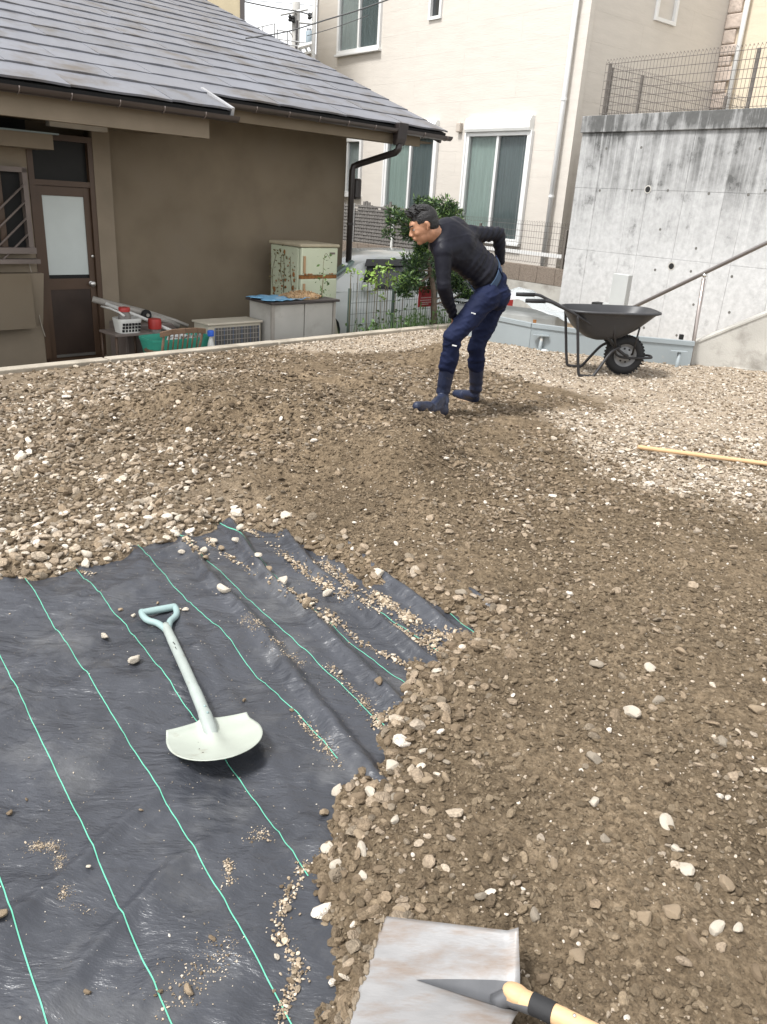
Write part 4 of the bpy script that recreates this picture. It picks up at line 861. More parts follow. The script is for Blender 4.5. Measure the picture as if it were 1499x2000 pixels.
# ------------------------------------------------------------------ concrete retaining wall
def conc_mat():
    m = bpy.data.materials.new('stained_concrete'); m.use_nodes = True; nt, L, b = nodes(m); tc = _n(nt, 'ShaderNodeTexCoord'); src = tc.outputs['Object']
    def noise(sc, det, st=None, ro=.6):
        s_ = src
        if st is not None: mp = _n(nt, 'ShaderNodeMapping'); mp.inputs['Scale'].default_value = st; L.new(src, mp.inputs[0]); s_ = mp.outputs[0]
        n = _n(nt, 'ShaderNodeTexNoise'); n.inputs['Scale'].default_value = sc; n.inputs['Detail'].default_value = det; n.inputs['Roughness'].default_value = ro; L.new(s_, n.inputs['Vector']); return n.outputs[0]
    def mr(v, a, c, d, e): q = _n(nt, 'ShaderNodeMapRange'); L.new(v, q.inputs[0]); [setattr(q.inputs[k+1], 'default_value', t) for k, t in enumerate((a, c, d, e))]; return q.outputs[0]
    def mth(op, a, c):
        q = _n(nt, 'ShaderNodeMath', operation=op); [L.new(t, q.inputs[k]) if not isinstance(t, (int, float)) else setattr(q.inputs[k], 'default_value', t) for k, t in enumerate((a, c))]; return q.outputs[0]
    sep = _n(nt, 'ShaderNodeSeparateXYZ'); L.new(src, sep.inputs[0]); hz = mr(sep.outputs[2], .9, 2.95, 0, 1)      # runs start at the wall top
    streak = mr(noise(9.0, 8, (1, 1, .035), .75), .36, .60, 0, 1); patch = mr(noise(1.6, 9), .42, .68, 0, 1)
    d1 = mth('ADD', mth('MULTIPLY', hz, .24), mth('MULTIPLY', streak, mth('MULTIPLY', hz, mth('ADD', .45, patch))))
    top = mr(sep.outputs[2], 2.66, 2.76, 0, .32); d2 = mth('ADD', d1, mth('MULTIPLY', top, mth('ADD', .35, patch)))
    blot = mr(noise(3.2, 10, None, .72), .58, .74, 0, .6); d3 = mth('MINIMUM', mth('ADD', d2, blot), 1)
    mx = _n(nt, 'ShaderNodeMix', data_type='RGBA'); L.new(d3, mx.inputs[0]); mx.inputs[6].default_value = (.45, .45, .445, 1); mx.inputs[7].default_value = (.10, .10, .097, 1)
    fine = mr(noise(14, 8), .3, .7, .86, 1.12); cbn = _n(nt, 'ShaderNodeCombineColor'); [L.new(fine, cbn.inputs[k]) for k in range(3)]
    m2 = _n(nt, 'ShaderNodeMix', data_type='RGBA', blend_type='MULTIPLY'); m2.inputs[0].default_value = 1; L.new(mx.outputs[2], m2.inputs[6]); L.new(cbn.outputs[0], m2.inputs[7])
    L.new(m2.outputs[2], b.inputs['Base Color']); b.inputs['Roughness'].default_value = .85; b.inputs['Specular IOR Level'].default_value = .25
    bp = _n(nt, 'ShaderNodeBump'); bp.inputs['Strength'].default_value = .35; bp.inputs['Distance'].default_value = .01; L.new(noise(40, 6), bp.inputs['Height']); L.new(bp.outputs[0], b.inputs['Normal'])
    return m
CONC = conc_mat()
QO = gz(1089, 612); QO[2] = 0; QAX = (-DB, -NB, EZ)
def qp(s, o, z): return QO-DB*s-NB*o+EZ*z
def qs(x, y): P = pl(x, y, QO, NB); return float((P-QO)@-DB), float(P[2])
cw = thing('concrete_wall', qp(2, -.2, 0), 'tall stained grey concrete retaining wall with form holes', 'retaining wall')
def qb(name, mat, lo, hi, parent=cw, bevel=0): return MB().box(QO, QAX, lo, hi).build(name, mat, parent, bevel=bevel)
qb('wall_core', CONC, (.01, -.45, -.75), (7.4, -.006, 2.70))
zsplit = [-.4, 1.03, 1.93, 2.70]; 
HOLES = [qs(1266, 370), qs(1312, 520)]
sj = [0, .42, 1.02, 1.32, 1.92, 2.52, 2.82, 3.42, 4.2, 5.1, 6.0, 6.9, 7.4]
for r, (za, zb) in enumerate(zip(zsplit[:-1], zsplit[1:])):
    for a, e in zip(sj[:-1], sj[1:]):
        qb('concrete_panel', CONC, (a+.0016, -.006, za+.002), (e-.0016, random.uniform(-.001, .0015), zb-.002), cw, .0015)
qb('coping', CONC, (-.02, -.47, 2.70), (7.42, .035, 2.93), cw, .01)
for s_, z_ in HOLES:
    MB().lathe(qp(s_, 0.0, z_), -NB, [(.052, -.004), (.056, .004), (.05, .006), (.04, .004), (.036, .002)], 20).build('drain_hole_rim', RAMPC, cw, smooth='auto'); MB().lathe(qp(s_, .003, z_), -NB, [(.042, -.002), (.042, .0015)], 18).build('drain_hole', DARK, cw)
for px, py in ((1185, 290), (1253, 288), (1235, 372), (1172, 372), (1385, 378), (1462, 380), (1360, 485), (1305, 372), (1280, 527), (1350, 530), (1430, 540), (1355, 595), (1258, 640), (1322, 655), (1255, 590), (1290, 448), (1485, 290), (1425, 610), (1495, 372)):
    s_, z_ = qs(px, py); MB().lathe(qp(s_, .0, z_), -NB, [(.019, -.002), (.019, .0025)], 10).build('form_tie_hole', M('tie_hole', (.12, .115, .105), .9) if 'tie_hole' not in bpy.data.materials else bpy.data.materials['tie_hole'], cw)
# low ramp wall right of the barrier
RP0 = gz(1359, 720); RP0[2] = 0
RDIR = -DB*.35+np.array([1, 0, 0])*.65; RDIR /= np.linalg.norm(RDIR); RNR = np.array([-RDIR[1], RDIR[0], 0]); RNR = RNR if RNR[1] > 0 else -RNR
rw = thing('ramp_wall', RP0, 'low concrete ramp wall with sloping top right of the grey barrier', 'ramp wall')
def rtop(x, y): P = pl(x, y, RP0, RNR); return P
a0 = rtop(1357, 672); a1 = rtop(1499, 615); d = (a1-a0)/np.linalg.norm((a1-a0)[:2])
pts = [np.array([a0[0], a0[1], -.2]), np.array([a0[0], a0[1], -.2])+d*np.array([1, 1, 0])*3.0, a0+d*3.0, a0]
MB().prism(pts, RNR*.16).build('wall', RAMPC, rw); MB().prism([a0+EZ*.002-RNR*.01, a0+d*3+EZ*.002-RNR*.01, a0+d*3+EZ*.025-RNR*.01, a0+EZ*.025-RNR*.01], RNR*.18).build('coping', RAMPC, rw)
s0 = gz(1428, 728); MB().box(s0-EZ*.2, (RDIR, RNR, EZ), (0, 0, 0), (2.5, .22, .27)).build('step', RAMPC, rw, bevel=.01); MB().box(s0-EZ*.2, (RDIR, RNR, EZ), (.12, .05, .272), (2.5, .20, .29)).build('drain_grate', STEELB, rw)
# handrail
hr = thing('handrail', gz(1354, 690), 'bare steel handrail rising in front of the concrete wall', 'handrail')
HP = gz(1355, 668, .30)
def hpl(x, y): return pl(x, y, HP, NB)
pA, pB = hpl(1225, 606), hpl(1499, 474); pd = (pB-pA)
RAILM = M('brushed_rail', (.22, .20, .19), .35, metal=.7, var=.15)
MB().tube([pA-pd*.08, pA, pB, pB+pd*.35], .021, 10).build('rail', RAILM, hr, smooth=True)
MB().tube([HP-EZ*.30, HP, hpl(1376, 540)-EZ*.02], .021, 10).build('post', M('steel_post', (.32, .28, .26), .3, metal=.7, var=.15), hr, smooth=True); MB().sphere(hpl(1376.5, 538), .026, 10).build('joint', STEELB, hr, smooth=True)

# ------------------------------------------------------------------ grey steel barrier, sheet, post, pipe
br = thing('steel_barrier', gz(1200, 700), 'low grey painted steel barrier panels along the lot behind the wheelbarrow', 'barrier')
bt_ = [gz(905, 604, .34), gz(1040, 631, .34), gz(1249, 657, .325), gz(1359, 667, .315)]
for k, (a, c) in enumerate(zip(bt_[:-1], bt_[1:])):
    u = c-a; u[2] = 0; Ln = np.linalg.norm(u); u /= Ln; nn = np.array([-u[1], u[0], 0]); o0 = np.array([a[0], a[1], 0])
    MB().hexa([o0+EZ*-.12, o0+u*(Ln-.006)-EZ*.12, o0+u*(Ln-.006)+nn*.03-EZ*.12, o0+nn*.03-EZ*.12, o0+EZ*a[2], o0+u*(Ln-.006)+EZ*c[2], o0+u*(Ln-.006)+nn*.03+EZ*c[2], o0+nn*.03+EZ*a[2]]).build('panel', BARRIER, br, bevel=.004)
    MB().hexa([o0-nn*.012+EZ*(a[2]-.05), o0+u*(Ln-.006)-nn*.012+EZ*(c[2]-.05), o0+u*(Ln-.006)-nn*.002+EZ*(c[2]-.05), o0-nn*.002+EZ*(a[2]-.05), o0-nn*.012+EZ*(a[2]-.004), o0+u*(Ln-.006)-nn*.012+EZ*(c[2]-.004), o0+u*(Ln-.006)-nn*.002+EZ*(c[2]-.004), o0-nn*.002+EZ*(a[2]-.004)]).build('top_flange', BARRIER, br)
for px, py in ((1057, 655), (1325, 686)):
    g0 = gz(px, py, .21); g0 = g0-np.array([0, .05, 0]); MB().tube([g0*np.array([1, 1, 0])-EZ*.1, g0], .022, 8).build('stay_post', BARRIER, br, smooth=True); MB().box(g0, np.eye(3), (-.10, -.03, 0), (.08, .03, .012)).build('stay_plate', BARRIER, br)
g0 = gz(1042, 640, .25); MB().box(g0-np.array([0, .045, 0]), np.eye(3), (-.02, 0, -.17), (.02, .012, .10)).build('rusty_joint', RUST, br)
g0 = gz(1332, 660, .33); MB().box(g0, np.eye(3), (-.02, 0, -.02), (.02, .04, .035)).build('bolt_block', DARK, br)
pA = gz(885, 644, .03); pB = gz(1068, 689, .03); MB().tube([pA, pB], .034, 14).build('pvc_pipe', PVC, smooth=True, org=pB-EZ*.03); tag(bpy.data.objects['pvc_pipe'], 'pale grey plastic pipe lying along the steel barrier', 'pipe')
# plastic sheet heaped behind the barrier
b = MB(); n = 26; vs = []
cx_ = gz(1000, 640, .1)+np.array([.05, .62, 0]); ex_ = np.array([.88, -.47, 0]); ey_ = np.array([.47, .88, 0])
for j in range(n+1):
    for i in range(n+1):
        u, v = (i/n-.5)*1.9, (j/n-.5)*.8
        h = .22+.20*math.exp(-((u-.05)/.55)**2-(v/.5)**2)+.10*abs(float(vn(u*4+9, v*5, 61)))+.06*float(vn(u*9, v*9, 62))-.10*abs(u)**2
        vs.append(cx_+ex_*u+ey_*v+EZ*h)
ps = b.add(vs, [(j*(n+1)+i, j*(n+1)+i+1, (j+1)*(n+1)+i+1, (j+1)*(n+1)+i) for j in range(n) for i in range(n)]).build('plastic_sheet', PLASTIC, smooth=True, org=cx_); ps.modifiers.new('solid', 'SOLIDIFY').thickness = .003; tag(ps, 'crumpled clear plastic sheet heaped behind the steel barrier', 'plastic sheet')
mw = MB().box(cx_-EZ*.12, (ex_, ey_, EZ), (-.75, -.3, 0), (.75, .3, .30)).build('material_pile', M('pale_bundle', (.33, .34, .33), .7, var=.15, scale=5), org=cx_-EZ*.12, bevel=.05); tag(mw, 'pale bundle of materials covered by the clear plastic sheet', 'bundle')
wpst = thing('white_post', gz(1207, 660), 'white square post standing in front of the concrete wall', 'post')
pc = pl(1206, 605, qp(0, .75, 0), NB); pt_ = pl(1206, 534, qp(0, .75, 0), NB)
MB().box((pc[0], pc[1], 0), (-DB, -NB, EZ), (-.13, -.05, -.1), (.13, .05, pt_[2])).build('post', M('pale_post', (.40, .41, .40), .5, var=.06), wpst, bevel=.008); MB().box((pc[0], pc[1], 0), (-DB, -NB, EZ), (-.24, -.04, .16), (-.135, .04, .38)).build('socket_box', M('pale_box', (.38, .39, .38), .5), wpst, bevel=.006)
mtb = MB().box((pc[0], pc[1], 0), (-DB, -NB, EZ), (-.42, -.10, -.1), (-.26, .06, .37)).build('black_box', DARK, org=(pc[0], pc[1], -.1), bevel=.01); tag(mtb, 'small black box beside the white post', 'box')

# ------------------------------------------------------------------ mesh fences
def mesh_fence(name, label, P0, P1, z0a, z0b, h, posts, mat, pm, curl=True, dv=.05, dh=.12, r=.0032, posth=None, pr=.02):
    P0, P1 = np.array(P0, float), np.array(P1, float); P0[2] = P1[2] = 0; u = P1-P0; Ln = np.linalg.norm(u); u /= Ln; nn = np.array([-u[1], u[0], 0]); base = P0+EZ*z0a
    t = thing(name, base, label, 'fence'); n = int(Ln/dv); b = MB()
    zb = lambda q: z0a+(z0b-z0a)*q/Ln
    for i in range(n+1):
        q = Ln*i/n; p_ = P0+u*q; z = zb(q)
        pts = [p_+EZ*(z+.03), p_+EZ*(z+h)]
        if curl: pts = [p_+EZ*(z+.03)+nn*.03, p_+EZ*(z+.07), p_+EZ*(z+h-.05), p_+EZ*(z+h)+nn*.02, p_+EZ*(z+h-.02)+nn*.05]
        b.tube(pts, r, 4, False)
    k = 0; z = .05
    while z < h-.02:
        b.tube([P0+EZ*(zb(0)+z), P1+EZ*(zb(Ln)+z)], r*1.15, 4, False); z += dh
    b.build('wire_mesh', mat, t)
    for q in posts: MB().box(P0+u*q+nn*.02, (u, nn, EZ), (-pr, 0, zb(q)-.1), (pr, 2*pr, zb(q)+(posth or h*.93))).build('post', pm, t, bevel=.003)
    return t
mesh_fence('mesh_fence', 'tall brown wire mesh fence along the top of the concrete wall', qp(.10, -.20, 0), qp(5.2, -.20, 0), 2.93, 2.93, .78, [.05, 2.35, 4.6], WIRE, POSTB, dv=.055, dh=.11, r=.0034)
mesh_fence('mesh_fence', 'brown wire mesh fence running back from the wall corner beside the cream house', qp(.12, -.26, 0), qp(.12, -.26, 0)+NB*4.0, 2.90, 2.90, .78, [.12, .9, 3.4], WIRE, POSTB, dv=.055, dh=.11, r=.0034)
ups = MB().box(QO, QAX, (-.02, -6.5, -.75), (7.4, -.47, 2.86)).build('upper_terrace', RAMPC); tag(ups, 'concrete terrace held by the retaining wall', kind='structure')
# low boundary wall with fence in front of the cream house
LWO = at(1094, 600, 13.55); LWO[2] = 0
def lwp(x, y): return pl(x, y, LWO, NB)
lw = thing('boundary_wall', LWO+DB*2-EZ*.7, 'low concrete boundary wall with an aggregate block band under the cream house', 'boundary wall')
zb0 = lwp(1050, 553)[2]; zb1 = lwp(1050, 520)[2]
AGG = M('aggregate_block', (.19, .155, .125), .95, var=.4, scale=60, bump=.8, bscale=70, bdist=.015)
MB().box(LWO, (DB, -NB, EZ), (-.2, -.14, -.75), (7.5, 0, zb0)).build('base', RAMPC, lw)
for i in range(19): MB().box(LWO, (DB, -NB, EZ), (-.2+.4*i, -.13, zb0), (-.2+.4*i+.394, .005, zb1)).build('block', AGG, lw, bevel=.004)
MB().box(LWO, (DB, -NB, EZ), (-.2, -.5, zb1+.14), (3.2, -.46, zb1+.20)).build('ledge', WHITEP, lw)
zt_ = lwp(1000, 428)[2]-zb1
mesh_fence('mesh_fence', 'brown wire mesh fence on the low boundary wall in front of the big window', LWO-NB*(-.07)-DB*.1, LWO+NB*.07+DB*3.1, zb1, zb1, zt_, [.20, 2.2], WIRE, POSTB, dv=.055, dh=.10, r=.003, posth=zt_*.85)
# weathered lattice screen on the boundary wall
scn = thing('lattice_screen', LWO+DB*3.6+EZ*zb1, 'weathered grey woven lattice screen with a zigzag top on the boundary wall', 'screen')
SCM = M('weathered_lattice', (.155, .145, .135), .9, var=.4, scale=18)
for i in range(46):
    q = 3.15+.09*i; top = .70+.16*(abs((i % 9)/9-.5)*2)+random.uniform(-.02, .02)
    if i > 30: top -= .06
    MB().box(LWO+NB*.06, (DB, -NB, EZ), (q, -.01, zb1), (q+.07, .008, zb1+top)).build('slat', SCM, scn)
for j in range(11): MB().box(LWO+NB*.06, (DB, -NB, EZ), (3.15, .009, zb1+.03+.07*j), (7.25, .018, zb1+.065+.07*j)).build('cross_slat', SCM, scn)
for q in (3.3, 4.6, 6.0): MB().box(LWO+NB*.06, (DB, -NB, EZ), (q, .03, zb1-.1), (q+.045, .07, zb1+.80)).build('post', WHITEM, scn)

# ------------------------------------------------------------------ car behind the fence
car = thing('white_car', at(760, 640, 13.2), 'silver white hatchback parked behind the green net fence', 'car')
CAZ = math.radians(66); CF = -np.array([math.sin(CAZ), math.cos(CAZ), 0]); CR = np.array([CF[1], -CF[0], 0])   # nose points left
CR = CR if CR[1] < 0 else -CR                  # towards the camera
czb = -.66; c0 = pl(742, 560, at(742, 560, 12.75), np.array([0, 1.0, 0])); c0[2] = 0
def cp(u, v, z): return c0+CF*u+CR*v+EZ*(z+czb)
HWc = .80
def carprof(): return [(-2.0, .35), (-2.0, .62), (-1.95, .92), (-1.85, 1.05)], None
body_sec = [(-1.98, .28, .92, .72), (-1.9, .24, 1.00, .78), (-1.2, .22, 1.0, .80), (0, .20, .98, .81), (.9, .20, .95, .81), (1.5, .22, .90, .79), (1.9, .26, .80, .70), (2.0, .30, .68, .60)]
b = MB(); vs = []; n = 12
for (u, zl, zh, hw) in body_sec:
    ring = [(-hw*.92, zl), (-hw, zl+.15), (-hw*1.0, (zl+zh)/2), (-hw*.985, zh-.12), (-hw*.93, zh), (-hw*.4, zh+.02), (hw*.4, zh+.02), (hw*.93, zh), (hw*.985, zh-.12), (hw, (zl+zh)/2), (hw, zl+.15), (hw*.92, zl)]
    vs += [cp(u, v, z) for v, z in ring]
m = len(body_sec); fs = [(i*n+k, i*n+(k+1) % n, (i+1)*n+(k+1) % n, (i+1)*n+k) for i in range(m-1) for k in range(n)]+[tuple(range(n)), tuple((m-1)*n+k for k in range(n))]
body = b.add(vs, fs).build('body', CARP, car, smooth='auto')
cab_sec = [(-1.93, 1.0, .70), (-1.72, 1.40, .62), (-1.2, 1.49, .61), (-.4, 1.52, .61), (.3, 1.49, .60), (.62, 1.38, .60), (1.2, .98, .70)]
b = MB(); vs = []
for (u, z, hw) in cab_sec: vs += [cp(u, -.76, .95), cp(u, -hw, z-.05), cp(u, -hw*.8, z), cp(u, hw*.8, z), cp(u, hw, z-.05), cp(u, .76, .95)]
n = 6; m = len(cab_sec); fs = [(i*n+k, i*n+k+1, (i+1)*n+k+1, (i+1)*n+k) for i in range(m-1) for k in range(n-1)]+[tuple(range(n)), tuple((m-1)*n+k for k in range(n))]
b.add(vs, fs).build('cabin', CARP, car, smooth='auto')
def sidep(u, z): t = (z-.95)/.48; return cp(u, .765-.15*t, z)
for poly, nm in (([(-.45, 1.0), (.60, 1.0), (.48, 1.36), (-.42, 1.42)], 'side_window'), ([(-1.25, 1.02), (-.52, 1.0), (-.49, 1.42), (-1.2, 1.42)], 'side_window'), ([(-1.70, 1.08), (-1.33, 1.04), (-1.28, 1.40), (-1.6, 1.38)], 'side_window')):
    MB().prism([sidep(u, z)+CR*.004 for u, z in poly], CR*.008).build(nm, GLASSD, body)
MB().prism([cp(.66, -.6, 1.36), cp(.66, .6, 1.36), cp(1.16, .66, 1.03), cp(1.16, -.66, 1.03)], CF*.03+EZ*.02).build('windscreen', M('pale_glass', (.25, .33, .31), .1, spec=.7), body)
MB().prism([sidep(.50, 1.40)+CR*.012, sidep(-1.22, 1.45)+CR*.012, sidep(-1.22, 1.37)+CR*.05, sidep(.55, 1.31)+CR*.05], EZ*.008).build('rain_visor', M('smoke_visor', (.05, .05, .05), .2), body)
MB().box(c0, (CF, CR, EZ), (.45, .79, .98+czb), (.62, .97, 1.10+czb)).build('wing_mirror', CARP, body, bevel=.03)
for u in (-1.25, 1.25):
    for v in (-.70, .70):
        w_ = MB().lathe(cp(u, v, .30), CR, [(.22, -.09), (.29, -.08), (.30, -.03), (.30, .05), (.285, .095), (.20, .10)], 24).build('wheel', RUBBER, car, smooth='auto'); MB().lathe(cp(u, v, .30), CR, [(.19, .09), (.195, .104), (.15, .108), (.05, .112), (.02, .112)], 20).build('rim', RIM, w_, smooth='auto')
for u in (-1.25, 1.25): MB().lathe(cp(u, .72, .32), CR, [(.34, 0), (.36, .088), (.34, .089)], 22).build('wheel_arch', DARK, body)
MB().box(c0, (CF, CR, EZ), (-2.0, .62, .72+czb), (-1.86, .79, 1.0+czb)).build('tail_light', REDM, body, bevel=.02)
for u in (-.48,): MB().box(c0, (CF, CR, EZ), (u, .80, .82+czb), (u+.16, .835, .85+czb)).build('door_handle', CARP, body, bevel=.008)
# green net fence just beyond the kerb, with posts
f0 = pl(684, 600, CURB0+CN*.62, CN); f1 = f0+CD*2.3
mesh_fence('net_fence', 'green wire net fence between the kerb and the parked car', f0, f1, -.44, -.44, 1.0, [.02, .85, 1.75], WIREG, WIREG, curl=False, dv=.05, dh=.14, r=.0022, pr=.016)
# red sign on the fence
rs_c = CURB0+CN*.54+CD*0; P = pl(833, 579, CURB0+CN*.54, CN)
rsn = thing('red_sign', P-EZ*.14, 'red rectangular sign with pale lettering hung on the net fence', 'sign')
MB().box(P, (CD, -CN, EZ), (-.16, -.006, -.14), (.16, .006, .14)).build('board', M('red_sign_board', (.28, .02, .025), .5, var=.15, scale=8), rsn)
for j, (zz, w0, w1) in enumerate(((-.02, -.12, .12), (-.055, -.13, .10), (-.085, -.11, .12), (-.11, -.12, .05))):
    s_ = w0
    while s_ < w1: l_ = random.uniform(.012, .03); MB().box(P, (CD, -CN, EZ), (s_, .0065, zz), (s_+l_, .008, zz+.012)).build('lettering', M('sign_letter', (.5, .42, .40), .6) if 'sign_letter' not in bpy.data.materials else bpy.data.materials['sign_letter'], rsn); s_ += l_+.008

# ------------------------------------------------------------------ planting
NEED = M('dark_evergreen_leaf', (.024, .052, .018), .5, var=.5, scale=9); NEED2 = M('bright_evergreen_tip', (.095, .16, .040), .5, var=.4, scale=9); BARK = M('bark', (.11, .085, .065), .9, var=.3, scale=20, bump=.6, bscale=40)
def spray(b, c, r, n, ln, rgx):
    for _ in range(n):
        v = rgx.normal(size=3); v /= np.linalg.norm(v); v[2] *= .55; p_ = c+v*r*rgx.uniform(.25, 1)**.6
        d_ = v*.8+rgx.normal(size=3)*.5+np.array([0, 0, .25]); d_ /= np.linalg.norm(d_); w = np.cross(d_, rgx.normal(size=3)); w /= np.linalg.norm(w)
        L_ = ln*rgx.uniform(.6, 1.3); b.add([p_, p_+d_*L_*.5+w*L_*.13, p_+d_*L_, p_+d_*L_*.5-w*L_*.13], [(0, 1, 2, 3)])
rgt = np.random.default_rng(3)
TB = pl(852, 628, CURB0+CN*.28, CN); TB[2] = -.44
tree = thing('evergreen_shrub', TB, 'clipped dark evergreen tree with layered foliage tufts behind the kerb', 'tree')
def tp(x, y, dd=0): return pl(x, y, CURB0+CN*(.28+dd), CN)
trunk = spline([TB, tp(848, 600), tp(846, 560), tp(838, 510), tp(842, 460), tp(850, 420)], 5)
MB().tube(trunk, [.045]*6+[.035]*8+[.02]*(len(trunk)-14), 8).build('trunk', BARK, tree, smooth=True)
CL = [(806, 432, 28, 0), (792, 450, 20, .1), (778, 430, 12, 0), (862, 425, 30, .1), (880, 420, 24, .15), (845, 412, 18, 0), (872, 445, 26, .2), (818, 528, 34, 0), (800, 562, 18, -.1), (835, 510, 34, .1), (790, 572, 13, 0), (850, 545, 34, .15), (895, 560, 30, .1), (908, 572, 18, 0), (880, 540, 26, .2), (840, 480, 26, .2), (822, 460, 22, .2)]
b1 = MB(); b2 = MB(); bb = MB()
for (x, y, r, dd) in CL:
    c = tp(x, y, dd); rr = r*np.linalg.norm(c-CC)/FPX; k = int(9*r*1.15)
    
    for q in range(5):
        cq = c+rgt.normal(size=3)*np.array([.55, .4, .42])*rr; spray(b1, cq, rr*.5, int(k*.46), .07, rgt); spray(b2, cq+np.array([0, -.02, rr*.2]), rr*.5, int(k*.14), .06, rgt)
    q = min(trunk, key=lambda t: np.linalg.norm(t-c)); bb.tube(spline([q-EZ*.05, (q+c)/2-EZ*.03, c], 3), [.014]*4+[.007]*3, 5)
b1.build('crown', NEED, tree); b2.build('crown', NEED2, tree); bb.build('branches', BARK, tree)
vine = thing('vine', pl(740, 620, CURB0+CN*.60, CN)*np.array([1, 1, 0])-EZ*.44, 'light green leafy vine hanging over the net fence', 'vine')
b = MB(); b2 = MB()
for (x, y, r, k) in [(735, 530, 16, 40), (755, 535, 20, 60), (720, 545, 14, 34), (775, 548, 14, 36), (738, 560, 12, 30), (745, 580, 9, 16), (686, 530, 9, 24), (790, 545, 14, 30), (760, 520, 10, 18), (700, 530, 8, 10)]:
    c = pl(x, y, CURB0+CN*.58, CN); rr = r*np.linalg.norm(c-CC)/FPX
    for _ in range(int(k*.8)): leafy(b, c+np.array([random.gauss(0, rr*.6), random.gauss(0, .05), random.gauss(0, rr*.5)]), random.uniform(.018, .036))
    b2.tube([c*np.array([1, 1, 0])-EZ*.44+CD*.05, (c*np.array([1, 1, .5])-EZ*.2), c], .005, 5)
b.build('leaves', LEAFL, vine); b2.build('stem', STEM, vine)
for (x, y, hgt, wdt, lab) in [(830, 628, .30, .20, 'low tuft of dark grass at the foot of the evergreen tree'), (790, 632, .22, .22, 'spreading dark weeds below the net fence posts'), (870, 622, .22, .14, 'small weed clump beside the kerb end'), (730, 640, .14, .16, 'small dark weeds beside the house corner')]:
    c = pl(x, y, CURB0+CN*.30, CN); c[2] = -.44; b = MB()
    for k in range(150):
        p_ = c+np.array([random.gauss(0, wdt), random.gauss(0, wdt*.4), 0]); q = p_+np.array([random.gauss(0, .10), random.gauss(0, .06), (hgt+.42)*random.uniform(.45, 1.05)]); w = np.array([random.uniform(-1, 1), random.uniform(-1, 1), 0]); w = w/np.linalg.norm(w)*.008
        m_ = (p_+q)/2+EZ*.04; b.add([p_-w, p_+w, m_+w, q, m_-w], [(0, 1, 2, 4), (4, 2, 3)])
        if k % 2: leafy(b, q, .03)
    tag(b.build('weed_clump', LEAFG, org=c), lab, 'weeds')

# ------------------------------------------------------------------ skyline: beige block, utility pole, railing, far roof, wires
def farbox(x0, y0, x1, y1, Y, depth, name, mat, parent, z0=None):
    a = at(x0, y1, Y); c = at(x1, y0, Y); return MB().box((0, 0, 0), np.eye(3), (a[0], Y, min(a[2], c[2]) if z0 is None else z0), (c[0], Y+depth, max(a[2], c[2]))).build(name, mat, parent)
bgb = thing('beige_house', at(420, 60, 19)*np.array([1, 1, 0])-EZ*.75, 'beige stucco house corner with dark trim behind the slate roof', 'house')
BEI = M('beige_stucco', (.47, .40, .27), .9, var=.06, bump=.2, bscale=60)
a = at(471, 52, 19.0); bx_ = (np.array([1.0, 0, 0]), np.array([-.36, .93, 0]), EZ)
MB().box((a[0], 19, 0), bx_, (-4.5, 0, -.75), (0, 5, 9.5)).build('wall', BEI, bgb); MB().box((a[0], 19, 0), bx_, (-.02, -.03, -.75), (.08, .10, 9.5)).build('corner_trim', GUTTER, bgb)
up = thing('utility_pole', at(580, 110, 34)*np.array([1, 1, 0])-EZ*.75, 'grey concrete utility pole with transformer above the roof line', 'utility pole')
PCON = M('pole_concrete', (.30, .29, .27), .9, var=.12); pT = at(579, 4, 34); 
MB().tube([np.array([pT[0], 34, -.75]), np.array([pT[0], 34, pT[2]])], [.2, .15], 12).build('pole', PCON, up, smooth=True)
for (xa, ya, xb, yb) in ((548, 29, 602, 18), (585, 44, 614, 47)): MB().tube([at(xa, ya, 33.8), at(xb, yb, 33.8)], .045, 6).build('crossarm', M('galvanised', (.36, .36, .35), .5, metal=.3) if 'galvanised' not in bpy.data.materials else bpy.data.materials['galvanised'], up)
for (x, y) in ((567, 36), (573, 38), (605, 32), (612, 30), (613, 36)): MB().lathe(at(x, y, 33.8)-EZ*.1, EZ, [(.05, 0), (.08, .05), (.05, .1), (.08, .15), (.04, .22)], 8).build('insulator', DARK, up)
tc_ = at(606, 74, 33.7); tr2 = MB().lathe(tc_-EZ*.22, EZ, [(.16, 0), (.17, .03), (.17, .38), (.15, .44)], 14).build('transformer', M('transformer_grey', (.26, .31, .34), .5), up, smooth='auto')
for k in (-.08, 0, .08): MB().lathe(tc_+np.array([k, -.05, .22]), EZ, [(.02, 0), (.035, .04), (.02, .09)], 8).build('bushing', DARK, tr2)
MB().tube([at(566, 62, 33.9), at(577, 78, 33.9)], .03, 6).build('brace', PCON, up); MB().tube([at(581, 40, 33.75), at(579, 100, 33.75)], .05, 6).build('cable_riser', DARKPIPE, up)
rr_ = thing('roof_railing', at(520, 90, 26)*np.array([1, 1, 0])+EZ*4, 'thin grey metal railing on the far roof terrace', 'railing')
RM = M('railing_metal', (.34, .35, .36), .5)
pts = [(478, 60), (537, 46), (541, 58), (600, 76)]
for (x0, y0), (x1, y1) in (((478, 60), (537, 46)), ((541, 58), (563, 62)), ((478, 68), (600, 84)), ((540, 85), (600, 92))): MB().tube([at(x0, y0, 26), at(x1, y1, 26)], .018, 5).build('rail', RM, rr_)
for x, y0, y1 in ((505, 53, 75), (514, 51, 80), (537, 46, 90), (542, 58, 92), (562, 62, 108), (530, 68, 90), (526, 70, 84)): MB().tube([at(x, y0, 26), at(x-.5, y1+14, 26)], .020, 5).build('baluster', RM, rr_)
fh = thing('far_house', at(595, 110, 22)*np.array([1, 1, 0])-EZ*.75, 'small cream house with a white parapet beyond the slate roof', 'house')
